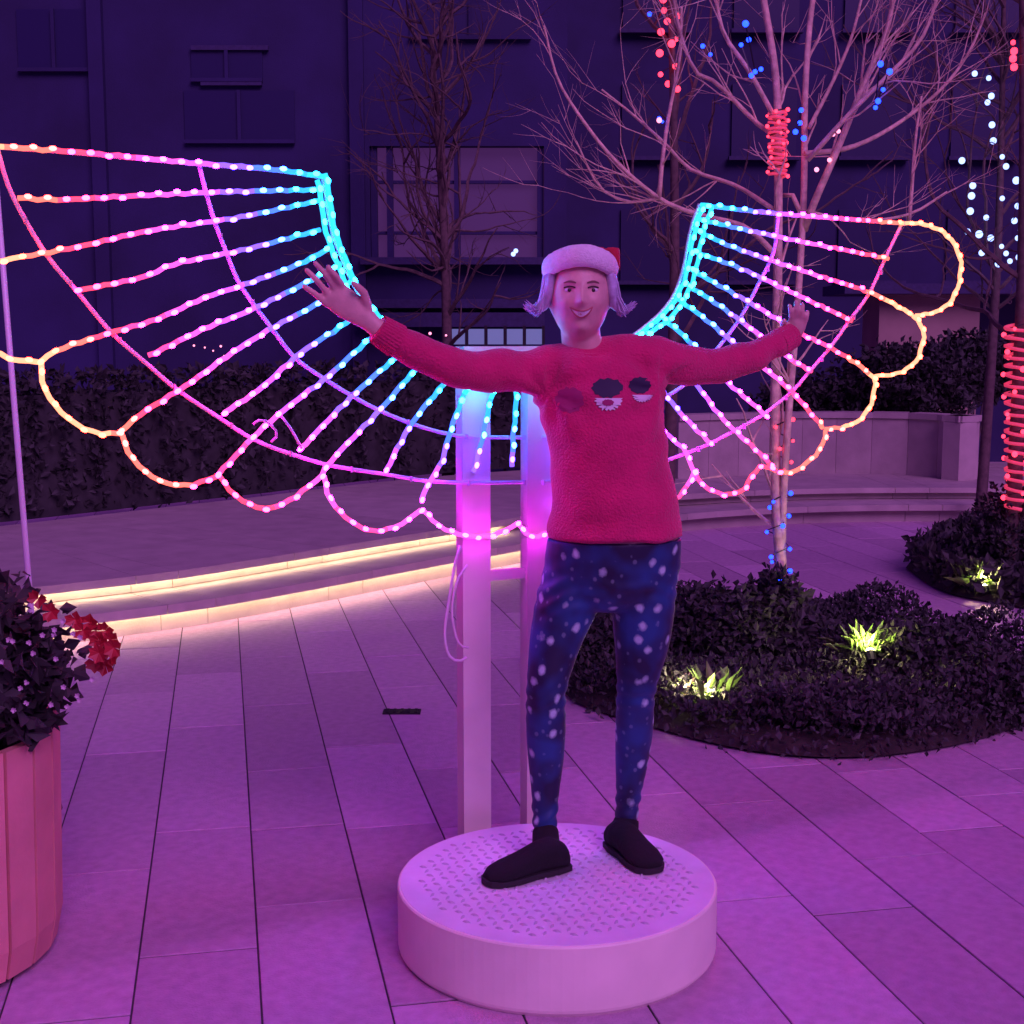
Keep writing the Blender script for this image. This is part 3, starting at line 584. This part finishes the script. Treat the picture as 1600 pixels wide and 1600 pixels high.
for side, sp, sc, inn, mid, outr in ((-1, Lsp, Lsc, Lin, Lmid, Lout), (1, Rsp, Rsc, Rin, Rmid, Rout)):
    ic = smoothline(inn[0], .02)
    root = MB(); fr = MB()
    for line in (mid, outr):
        L = smoothline(line, .03); fr.tube([WP(u, z, -.012) for u, z in L], .0058, 8)
    for q in (sp[0], inn[0]): L = smoothline(q, .03); fr.tube([WP(u, z, -.016) for u, z in L], .0052, 8)
    w = fr.build('wing_frame', M_TUBE, wings, smooth=True)
    def dist(u, z): return float(np.min(np.hypot(ic[:, 0]-u, ic[:, 1]-z)))
    def strand(q, name, off=0.0, scal=False, skip=0):
        L = smoothline(q, .022); wob = [WP(u, z, off+.004*math.sin(i*1.9))+Vector((0, 0, .0018*math.sin(i*2.7))) for i, (u, z) in enumerate(L)]
        mis = [cidx(dist(*(L[i]))) for i in range(len(L)-1)]
        b = MB(); b.tube(wob, .0068, 6, mis); b.build(name, GR, w, smooth=True)
        k = 1
        while k < len(L):
            if k >= skip:
                t = (wob[min(k+1, len(L)-1)]-wob[k-1]).normalized(); p = wob[k]+WN*.006+Vector((0, 0, random.uniform(-.003, .003)))
                allb.append((p, t, cidx(dist(*L[k]))))
            k += 2
    for k, q in sp.items(): strand(q, 'light_strand')
    for q in sc: strand(q, 'scallop_strand', .002)
    for q in inn: strand(q, 'inner_strand', .008)
infr = lambda p: 0 <= 800+F*p.x/(p.y*math.cos(PITCH)) <= 1600
allb.sort(key=lambda t: (not infr(t[0]), t[0].length))
for p, t, c in allb[:300]:
    link('bulb', BMESH[c], wings, Matrix.Translation(p)@t.to_track_quat('Z', 'Y').to_matrix().to_4x4())
rest = MB()
for p, t, c in allb[300:]:
    q = MB(); q.ball(p, (.0070, .0070, .0095), 6, 5, R=t.to_track_quat('Z', 'Y').to_matrix()); rest.add(q.v, q.f, c)
rest.build('bulbs', BU, wings, smooth=True, kind='stuff')
for line, fr_n in ((Lmid, 14), (Lout, 18), (Rmid, 12), (Rout, 16)):
    L = smoothline(line, .09)
    for u, z in L[::2]:
        b = MB(); p = WP(u, z, -.004); b.box(p, (.004, .016, .0145), WA); b.build('cable_tie', M_CABLE, wings)
def wires(pix, r=.004, off=.02, m=M_CABLE, name='cable'):
    L = smoothline([tuple(WP(*UZ(x, y), off)) for x, y in pix], .02); b = MB(); b.tube([Vector(q) for q in L], r, 6); b.build(name, m, wings, smooth=True)
wires([(712, 850), (704, 880), (694, 940), (688, 985), (693, 1018), (708, 1030), (722, 1024)], .0042, .03)
wires([(722, 880), (706, 905), (698, 950), (704, 990), (712, 1005), (724, 1008)], .0035, .035)
wires([(392, 662), (408, 655), (430, 676), (420, 690)], .0035); wires([(436, 650), (450, 668), (468, 700)], .0035)
# ---------------------------------------------------------------- leaning pole at the left
a = G(74, 1265); t_ = P(5, 420, a.y); pl = empty('pole', a, 'thin pale pole leaning at the left edge behind the flower pot', 'pole')
b = MB(); tt = a+(t_-a)*1.35; b.tube([a, (a+tt)/2, tt], [.011, .010, .009], 10); b.build('shaft', M_TUBE, pl, smooth=True)
b = MB(); b.tube([a, a+Vector((0, 0, .02))], [.05, .045], 16); b.build('foot', M_METAL, pl)
# ---------------------------------------------------------------- flower pot
pc = Vector((-1.585, 3.40, 0)); pr = .42; ph = .60
pot = empty('flower_pot', pc, 'large round pink wooden planter cut by the left edge', 'planter')
N = 26
for k in range(N):
    a0, a1 = 2*PI*k/N+.012, 2*PI*(k+1)/N-.012; b = MB(); vs = []
    for z, r in ((0.02, pr*.93), (.10, pr*.97), (ph, pr)):
        vs += [(pc.x+(r+e)*math.cos(a), pc.y+(r+e)*math.sin(a), z) for e in (0, -.025) for a in (a0, a1)]
    b.add(vs, [(0, 1, 5, 4), (4, 5, 9, 8), (3, 2, 6, 7), (7, 6, 10, 11), (0, 4, 6, 2), (4, 8, 10, 6), (1, 3, 7, 5), (5, 7, 11, 9), (8, 9, 11, 10), (0, 2, 3, 1)]); b.build('stave', M_POT, pot)
b = MB(); b.loft([((pc.x, pc.y, .01), pr*.88, pr*.88, (1, 0, 0), (0, 1, 0)), ((pc.x, pc.y, ph-.05), pr*.94, pr*.94, (1, 0, 0), (0, 1, 0))], 32); b.build('soil', M_SOIL, pot)
fl = empty('potted_plant', pc+Vector((0, 0, ph-.05)), 'dark leafy plant with red blossoms spilling from the pink planter', 'plant')
b = MB()
for c, r, n in (((-1.62, 3.40, .80), (.48, .44, .25), 4200), ((-1.30, 3.36, .74), (.19, .22, .16), 1700), ((-1.50, 3.13, .70), (.3, .2, .17), 1500)): leaves(b, cloud(c, r, n, .4), .052, up=.2)
b.build('foliage', M_LEAF, fl)
def blossom(p, s, m=M_RED):
    b = MB()
    for k in range(6):
        a = 2*PI*k/6+random.random(); d = Vector((math.cos(a), -.5, math.sin(a))).normalized(); sd = d.cross(Vector((0, 1, 0))).normalized()*s*.38
        b.add([p, p+d*s*.55+sd+Vector((0, -s*.15, 0)), p+d*s, p+d*s*.55-sd+Vector((0, -s*.15, 0))], [(0, 1, 2), (0, 2, 3)])
    b.build('blossom', m, fl)
for x, y, d in ((165, 985, 3.5), (175, 1000, 3.45), (160, 1012, 3.45), (172, 1025, 3.5), (150, 1035, 3.5), (178, 1012, 3.4), (150, 985, 3.5), (140, 972, 3.5), (118, 968, 3.5), (165, 1040, 3.5), (155, 1000, 3.45), (155, 1020, 3.42), (130, 985, 3.45), (60, 935, 3.5), (80, 955, 3.4)): blossom(P(x, y, d-.22), .028)
M_PINKF = mat('pale_petal', (.6, .45, .55), .5)
for k in range(22): blossom(P(random.uniform(0, 145), random.uniform(960, 1110), 3.0+random.uniform(0, .1)), .008, M_PINKF)
# ---------------------------------------------------------------- the person
KP = .00169
per = empty('person', (.2, 3.6, PH), 'person with arms spread in a santa hat, red shirt and snow print leggings', 'person')
def pt(x, y, d): return P(x, y, d)
def px2m(d): return (d+.05)/F
X1, Y1, Z1 = Vector((1, 0, 0)), Vector((0, 1, 0)), Vector((0, 0, 1))
# joints: (photo x, y, distance, radius in photo px)
legL = [(905, 890, 3.60, 54), (885, 945, 3.59, 49), (868, 1000, 3.58, 41), (856, 1060, 3.56, 33), (853, 1090, 3.56, 31), (853, 1140, 3.58, 31.5), (853, 1190, 3.60, 28), (852, 1240, 3.60, 22), (851, 1295, 3.59, 19), (852, 1325, 3.59, 20)]
legR = [(1005, 890, 3.60, 54), (1005, 945, 3.61, 50), (1003, 1000, 3.62, 44), (996, 1060, 3.62, 33), (993, 1090, 3.63, 30), (991, 1140, 3.66, 30), (987, 1190, 3.68, 26), (982, 1240, 3.69, 20), (978, 1285, 3.69, 18), (978, 1305, 3.69, 19)]
torso = [(918, 540, 3.60, 44, .05), (925, 556, 3.60, 88, .075), (932, 585, 3.60, 104, .10), (940, 640, 3.59, 96, .115), (950, 700, 3.58, 90, .115), (957, 750, 3.58, 92, .12), (961, 795, 3.58, 98, .122), (960, 840, 3.59, 104, .12), (956, 890, 3.60, 106, .115), (953, 918, 3.60, 98, .105), (950, 940, 3.60, 66, .08), (949, 952, 3.60, 26, .05)]
armL = [(880, 578, 3.59, 40), (838, 582, 3.57, 34), (780, 580, 3.52, 31), (715, 576, 3.45, 28), (665, 556, 3.41, 26), (620, 533, 3.37, 22), (590, 514, 3.35, 18.5)]
armR = [(985, 562, 3.60, 38), (1030, 562, 3.62, 34), (1080, 570, 3.68, 27), (1130, 570, 3.75, 25), (1175, 556, 3.80, 22), (1215, 537, 3.85, 17.5), (1238, 524, 3.88, 15)]
def limbmesh(mb, J, k=1.0, add=0.0, lo=0, hi=None, n=20, step=.03):
    pts = smoothline([(*pt(x, y, d), r*px2m(d)*k+add) for x, y, d, r in J[lo:hi]], step)
    mb.tube([Vector(q[:3]) for q in pts], [float(q[3]) for q in pts], n)
def torsomesh(mb, add=0.0, lo=0, hi=None, n=32):
    secs = smoothline([(*pt(x, y, d), r*px2m(d)+add, dp+add) for x, y, d, r, dp in torso[lo:hi]], .02)
    mb.loft([(q[:3], float(q[3]), float(q[4]), X1, Y1) for q in secs], n)
HCn = pt(906, 462, 3.56)              # head centre
def head(mb):
    nu, nv = 56, 44; vs = []; rx, ry, rz = .076, .092, .121
    for j in range(nv+1):
        ph_ = -PI/2+PI*j/nv
        for i in range(nu):
            th = 2*PI*i/nu; x = math.cos(ph_)*math.cos(th); y = math.cos(ph_)*math.sin(th); z = math.sin(ph_)
            w = 1.0-.20*max(0, -z)**2.4; X = rx*x*w; Y = ry*y*(1-.12*max(0, -z)); Z = rz*z
            if y < 0:       # the face: brow, sockets, nose, cheeks, mouth, chin
                g_ = lambda cx, cz, sx, sz: math.exp(-((X-cx)/sx)**2-((Z-cz)/sz)**2)
                dsp = -.010*(g_(.030, .012, .014, .011)+g_(-.030, .012, .014, .011))+.005*(g_(.03, .034, .02, .008)+g_(-.03, .034, .02, .008))
                dsp += .010*g_(0, .005, .008, .022)+.020*g_(0, -.016, .010, .012)+.005*(g_(.010, -.021, .006, .006)+g_(-.010, -.021, .006, .006))
                dsp += .007*(g_(.040, -.018, .016, .016)+g_(-.040, -.018, .016, .016))+.006*g_(0, -.046, .022, .010)-.004*g_(0, -.060, .018, .005)+.010*g_(0, -.083, .018, .012)
                Y -= dsp*min(1, -y*2)
            vs.append(HCn+Vector((X, Y, Z)))
    fs = [(j*nu+i, j*nu+(i+1) % nu, (j+1)*nu+(i+1) % nu, (j+1)*nu+i) for j in range(nv) for i in range(nu)]; mb.add(vs, fs)
bd_ = MB(); head(bd_)
for s_ in (-1, 1): bd_.ball(HCn+Vector((s_*.073, .012, -.006)), (.010, .018, .030), 10, 8)
nb = pt(915, 552, 3.60); bd_.loft([(tuple(HCn+Vector((0, .015, -.05))), .050, .052, X1, Y1), (tuple(HCn+Vector((.004, .022, -.10))), .051, .053, X1, Y1), (tuple(nb+Vector((0, .0, .0))), .060, .056, X1, Y1), (tuple(nb-Vector((0, 0, .03))), .07, .06, X1, Y1)], 24)
torsomesh(bd_, -.008, 1); limbmesh(bd_, armL, 1, -.007, n=16); limbmesh(bd_, armR, 1, -.006, n=16); limbmesh(bd_, legL, 1, -.006); limbmesh(bd_, legR, 1, -.006)
# hands: palm and five separate fingers
def hand(wr, palm, knuckles, tips, thumb, d, rs=.0082, pw=.018):
    w0 = pt(*wr, d); p0 = pt(*palm, d-.01); ks = [pt(*k, d-.015) for k in knuckles]
    kc = sum(ks, Vector())/len(ks); ax = (ks[0]-ks[-1]); hw = ax.length/2+.008; ax.normalize(); t = (kc-w0).normalized(); nn = ax.cross(t).normalized()
    bd_.loft([(tuple(w0-t*.03), .024, .019, ax, nn), (tuple(w0), .024, .017, ax, nn), (tuple(w0*.5+kc*.5), hw*1.02, .015, ax, nn), (tuple(kc), hw, .011, ax, nn), (tuple(kc+t*.006), hw*.9, .007, ax, nn)], 18)
    for k, tip in zip(ks, tips):
        e = pt(*tip[:2], d+tip[2]); mid = (k+e)/2+nn*.0+Vector((0, -.010, .004))
        bd_.tube([k-t*.012, k, (k+mid)/2, mid, (mid+e)/2, e, e+(e-mid).normalized()*.004], [rs, rs, rs*.97, rs*.95, rs*.9, rs*.8, rs*.4], 10)
    b0 = w0+(kc-w0)*.28+ax*hw*.7; e = pt(*thumb[:2], d+thumb[2]); mid = (b0+e)/2+ax*.010
    bd_.tube([b0-ax*.01, b0, mid, (mid+e)/2, e], [.013, .012, .0105, .0095, .006], 10)
hand((578, 504), (545, 478), [(537, 449), (525, 453), (514, 461), (506, 472)], [(512, 416, -.05), (492, 410, -.05), (478, 421, -.045), (474, 447, -.03)], (550, 440, -.05), 3.345)
hand((1240, 522), (1246, 508), [(1236, 500), (1243, 499), (1250, 501), (1257, 505)], [(1233, 476, -.04), (1244, 470, -.04), (1254, 474, -.03), (1262, 486, -.02)], (1226, 500, -.04), 3.90, .0078)
# feet
def foot(mb, ank, heel, toe, add=0.0, z=PH):
    a = pt(*ank); h = G(*heel, PH); t = G(*toe, PH); ax = (t-h); L = ax.length; ax.normalize(); sd = Vector((ax.y, -ax.x, 0))
    S_ = [(.0, .022, .022, .028), (.04, .034, .035, .040), (.2, .038, .045, .050), (.38, .036, .042, .048), (.58, .040, .034, .036), (.76, .045, .027, .029), (.9, .040, .021, .023), (1.0, .018, .014, .016)]
    vs = []; n = 20
    for s_, w, hh, cz in S_:
        c = h+ax*L*s_
        for k in range(n):
            an = 2*PI*k/n; zz = cz*.9+hh*math.sin(an)*1.0; vs.append(c+sd*(w+add)*math.cos(an)+Vector((0, 0, max(0, zz)+add*(1 if zz > 0 else 0))))
    fs = [(i*n+k, i*n+(k+1) % n, (i+1)*n+(k+1) % n, (i+1)*n+k) for i in range(len(S_)-1) for k in range(n)]+[tuple(reversed(range(n))), tuple((len(S_)-1)*n+k for k in range(n))]
    mb.add(vs, fs)
    c = h+ax*L*.24; mb.tube([c+Vector((0, 0, .04)), c*.4+a*.6+Vector((0, 0, .01)), a+Vector((0, 0, .01))], [.042+add, .034+add, .031+add], 18)
FL = ((852, 1300, 3.59), (884, 1356), (760, 1384)); FR = ((979, 1285, 3.69), (958, 1322), (1022, 1366))
foot(bd_, *FL, -.006); foot(bd_, *FR, -.006)
yoke = [(846, 580, 3.575, 34), (885, 577, 3.59, 38), (925, 570, 3.6, 40), (975, 565, 3.6, 40), (1025, 563, 3.615, 35)]
limbmesh(bd_, yoke, 1, -.007)
body = bd_.build('body', M_SKIN, per); remesh(body, .0042, 3, .5)
# shirt, leggings, shoes
sh = MB(); torsomesh(sh, .004, 1, 8); limbmesh(sh, armL, 1.0, .004, 0, 7, step=.02); limbmesh(sh, armR, 1.0, .004, 0, 7, step=.02)
sh.loft([(tuple(pt(914, 545, 3.60)), .056, .058, X1, Y1), (tuple(pt(918, 562, 3.60)), .085, .07, X1, Y1), (tuple(pt(920, 590, 3.6)), .1, .08, X1, Y1)], 24)
limbmesh(sh, yoke, 1.0, .005)
hm = pt(962, 830, 3.585); sh.loft([(tuple(hm+Vector((0, 0, .05))), .168, .128, X1, Y1), (tuple(hm), .179, .136, X1, Y1), (tuple(hm-Vector((0, 0, .012))), .178, .135, X1, Y1)], 32)
shirt = sh.build('shirt', M_SHIRT, per); remesh(shirt, .006, 6, .5)
AP1, AP2 = pt(856, 615, 3.57), pt(1026, 603, 3.6)
for v in shirt.data.vertices:            # soft creases
    p = v.co; a = .0022*math.sin(38*p.z+22*p.x+3*math.sin(9*p.x))+.0016*math.sin(60*p.x-31*p.z+2*math.sin(17*p.z)); fall = .0030*math.sin(52*p.x+1.2)*max(0, min(1, (1.15-p.z)/.25))
    for q, sg in ((AP1, -1), (AP2, 1)):
        dx, dz = p.x-q.x, p.z-q.z; rr = math.hypot(dx, dz); a += .0055*math.sin(7*math.atan2(dz, dx)+18*rr)*math.exp(-((rr-.075)/.055)**2)
    a += .003*math.sin(70*(p.z-.35*p.x)+2*math.sin(11*p.x))*math.exp(-((p.z-1.06)/.07)**2)
    a += .0035*math.sin(95*p.x+20*p.z)*(1 if abs(p.x-.2) > .3 else 0)*(.5+.5*math.sin(9*p.x))
    v.co = p+v.normal*(a+fall)
crease = 1
lg = MB(); torsomesh(lg, .001, 7, 12); limbmesh(lg, legL, 1, .0005, 0, 9); limbmesh(lg, legR, 1, .0005, 0, 9); leg = lg.build('leggings', M_LEG, per); remesh(leg, .006, 5, .5)
for v in leg.data.vertices:
    p = v.co; kz = P(990, 1085, 3.6).z; az = P(990, 1270, 3.6).z; w_ = .8*math.exp(-((p.z-kz)/.05)**2)+math.exp(-((p.z-az)/.04)**2)+.8*math.exp(-((p.z-.93)/.06)**2)
    v.co = p+v.normal*.0028*w_*math.sin(150*p.z+40*abs(p.x-.22)+2*math.sin(30*p.x))
for FT in (FL, FR):
    s_ = MB(); foot(s_, *FT, .004); o = s_.build('shoe', M_SHOE, per); remesh(o, .005, 4, .5)
    h = G(*FT[1], PH); t = G(*FT[2], PH); ax = t-h; L = ax.length; ax.normalize(); sd = Vector((ax.y, -ax.x, 0)); q = MB(); vs = []
    prof = [(-.02, .018), (.0, .033), (.2, .042), (.42, .040), (.7, .049), (.9, .045), (1.0, .028), (1.03, .012)]
    ring = [h+ax*L*a+sd*w for a, w in prof]+[h+ax*L*a-sd*w for a, w in reversed(prof)]; n = len(ring)
    q.add([(p.x, p.y, z) for z in (PH+.0035, PH+.018) for p in ring], [tuple(reversed(range(n))), tuple(range(n, 2*n))]+[(k, (k+1) % n, n+(k+1) % n, n+k) for k in range(n)]); q.build('sole', M_SOLE, o)
def rib(J, add, w, name):
    pts = [Vector(pt(x, y, d)) for x, y, d, _ in J]; rs = [q[3]*px2m(q[2])+add for q in J]; L = smoothline([(*p, r_) for p, r_ in zip(pts, rs)], w); b = MB(); vs = []
    n = 60; ax = (pts[-1]-pts[0]).normalized(); a = ax.cross(Z1).normalized(); c = a.cross(ax)
    for q in L:
        for k in range(n): vs.append(Vector(q[:3])+(a*math.cos(2*PI*k/n)+c*math.sin(2*PI*k/n))*(q[3]+(.0016 if k % 2 else 0)))
    b.add(vs, [(i*n+k, i*n+(k+1) % n, (i+1)*n+(k+1) % n, (i+1)*n+k) for i in range(len(L)-1) for k in range(n)]); b.build(name, M_SHIRT, shirt)
rib(armL[5:], .0062, .01, 'cuff'); rib(armR[5:], .0062, .01, 'cuff')
b = MB(); ctr = pt(914, 551, 3.60); b.tube([ctr+Vector((.064*math.cos(2*PI*k/40), .064*math.sin(2*PI*k/40)-.004, .010*math.sin(2*PI*k/40)+.002)) for k in range(41)], .008, 8, cap=False); b.build('collar', M_SHIRT, shirt, smooth=True)
# print on the shirt front: laid on the cloth by casting rays along its depth
bv = BVHTree.FromPolygons([v.co for v in shirt.data.vertices], [p.vertices for p in shirt.data.polygons])
def printed(pix, m, name='shirt_print', off=.0015):
    b = MB(); c = np.mean(pix, 0); rings = [[tuple(c+(np.array(p)-c)*s_) for p in pix] for s_ in (1, .66, .33)]; vs = []
    for r_ in rings+[[tuple(c)]]:
        for x, y in r_:
            d = Vector(ray(x, y)).normalized(); h = bv.ray_cast(Vector((0, 0, HC)), d); vs.append((h[0] if h[0] else P(x, y, 3.47))-d*off)
    n = len(pix); fs = [(i*n+k, i*n+(k+1) % n, (i+1)*n+(k+1) % n, (i+1)*n+k) for i in range(2) for k in range(n)]+[(2*n+k, 2*n+(k+1) % n, 3*n) for k in range(n)]
    b.add(vs, fs); b.build(name, m, shirt, smooth=True)
def ell(cx, cy, rx, ry, a0=0, a1=360, n=28):
    f_ = [1+.09*math.sin(k*2.4+cx)+.025*rng.normal() for k in range(n+1)]
    return [(cx+f_[k]*rx*math.cos(math.radians(a0+(a1-a0)*k/n)), cy+f_[k]*ry*math.sin(math.radians(a0+(a1-a0)*k/n))) for k in range(n if a1-a0 == 360 else n+1)]
printed(ell(949, 606, 24, 15), M_BLACK); printed(ell(951, 622, 21, 19, 0, 180), M_PWHITE, off=.003); printed(ell(950, 629, 9, 5), M_PPURP, off=.0045)
printed(ell(1000, 602, 17, 13), M_BLACK); printed(ell(1004, 617, 15, 11, 0, 180), M_PWHITE, off=.003)
printed(ell(890, 625, 22, 20), M_PPURP); printed(ell(890, 632, 14, 9, 0, 180), M_PPURP, off=.003)
# face parts
hb_ = BVHTree.FromPolygons([v.co for v in body.data.vertices], [p.vertices for p in body.data.polygons])
def face_at(x, z, fb=.085):
    h = hb_.ray_cast(HCn+Vector((x, -.3, z)), Vector((0, 1, 0))); return h[0] if h[0] else HCn+Vector((x, -fb, z))
for s_ in (-1, 1):
    e = face_at(s_*.030, .012); b = MB(); b.ball(e+Vector((0, .0065, 0)), (.0125, .010, .0072), 14, 10); ey = b.build('eye', M_EYE, per, smooth=True)
    b = MB(); b.ball(e+Vector((0, -.0025, -.0005)), (.0048, .0020, .0048), 12, 8); b.build('iris', M_IRIS, ey, smooth=True)
    b = MB(); b.tube([face_at(s_*(.016+.0045*k), .0175+.003*math.sin(k/6*PI)) + Vector((0, -.0015, 0)) for k in range(7)], .0018, 6); b.build('eyelid', M_IRIS, per)
    b = MB(); b.tube([face_at(s_*(.014+.006*k), .029+.004*math.sin(k/5*PI)) + Vector((0, -.0005, 0)) for k in range(6)], [.0018, .0026, .0028, .0026, .002, .0012], 6); b.build('eyebrow', M_BROW, per)
def mouth_line(z0, cur, w=.029): return [face_at(x, z0+cur*(x/w)**2)+Vector((0, -.0008, 0)) for x in np.linspace(-w, w, 11)]
b = MB(); up_ = mouth_line(-.0405, .011); lo_ = mouth_line(-.0555, .026)
b.add([p+Vector((0, -.0012, 0)) for p in up_+lo_], [(i, i+1, 11+i+1, 11+i) for i in range(10)]); b.build('teeth', M_TEETH, per)
b = MB(); b.tube(up_, [.001]+[.0022]*9+[.001], 6); b.tube(lo_, [.001]+[.0027]*9+[.001], 6); b.build('lips', M_LIP, per, smooth=True)
# hair: pale bob that flicks out over the ears
hr = MB()
for s_ in (-1, 1):
    hr.loft([(tuple(HCn+Vector((s_*.066, .02, .085))), .022, .070, X1, Y1), (tuple(HCn+Vector((s_*.076, .02, .04))), .021, .070, X1, Y1), (tuple(HCn+Vector((s_*.080, .022, .006))), .022, .066, X1, Y1), (tuple(HCn+Vector((s_*.086, .024, -.018))), .022, .056, X1, Y1), (tuple(HCn+Vector((s_*.098, .025, -.026))), .017, .046, X1, Z1*.4+Y1*.9), (tuple(HCn+Vector((s_*.114, .025, -.018))), .007, .03, X1, Y1)], 16)
hr.ball(HCn+Vector((0, .035, .01)), (.083, .078, .105), 20, 14); hair = hr.build('hair', M_HAIR, per); remesh(hair, .005, 3, .5)
hs = MB()
for k in range(420):
    s_ = random.choice((-1, 1)); y = random.uniform(-.035, .08); r = random.uniform(.074, .086); fl_ = random.uniform(.0, .03)
    hs.tube([HCn+Vector((s_*(r-.006), y, .07)), HCn+Vector((s_*(r+.008), y, .03)), HCn+Vector((s_*(r+.015), y, -.004)), HCn+Vector((s_*(r+.021+fl_*.5), y, -.030-random.random()*.018)), HCn+Vector((s_*(r+.030+fl_), y-.004, -.034-random.random()*.022+fl_*.8))], [.0022, .0028, .0026, .0020, .0006], 4)
hs.build('hair_strands', M_HAIR, hair, kind='stuff')
# santa hat: white fur band and a red crown flopping to the right
ht = MB(); tl = Matrix.Rotation(math.radians(3), 3, 'Y'); hc = HCn+Vector((0, .012, .078))
ht.loft([(tuple(hc+Vector((0, 0, .0))), .086, .097, X1, Y1), (tuple(hc+Vector((0, .01, .02))), .080, .088, X1, Y1), (tuple(hc+Vector((.030, .01, .040))), .064, .072, X1, Y1), (tuple(hc+Vector((.056, -.002, .044))), .046, .056, X1, Y1), (tuple(hc+Vector((.070, -.004, .030))), .038, .048, X1*.85-Z1*.4, Y1), (tuple(hc+Vector((.086, -.004, .012))), .028, .036, X1*.6-Z1*.6, Y1), (tuple(hc+Vector((.096, .0, -.006))), .014, .02, X1*.5-Z1*.7, Y1)], 24)
hat = ht.build('hat', M_HAT, per); remesh(hat, .005, 4, .5)
bb = MB(); ring = []
for k in range(49):
    a = 2*PI*k/48; ring.append(hc+Vector(((.083-.005*0)*math.cos(a), .095*math.sin(a)*1.0-.006, .006-.012*math.cos(a)**2+.008*(-math.sin(a))-.004*math.cos(2*a))))
vs = []; n = 14; nr = len(ring)-1
for i in range(nr):
    a = 2*PI*i/nr; o_ = Vector((math.cos(a), math.sin(a), 0))
    for k in range(n):
        an = 2*PI*k/n; vs.append(ring[i]+o_*.015*math.cos(an)+Vector((0, 0, 1))*.028*math.sin(an)+Vector(rng.normal(0, .0005, 3)))
bb.add(vs, [(i*n+k, i*n+(k+1) % n, ((i+1) % nr)*n+(k+1) % n, ((i+1) % nr)*n+k) for i in range(nr) for k in range(n)])
bb.build('fur_band', M_FUR, hat, smooth=True)
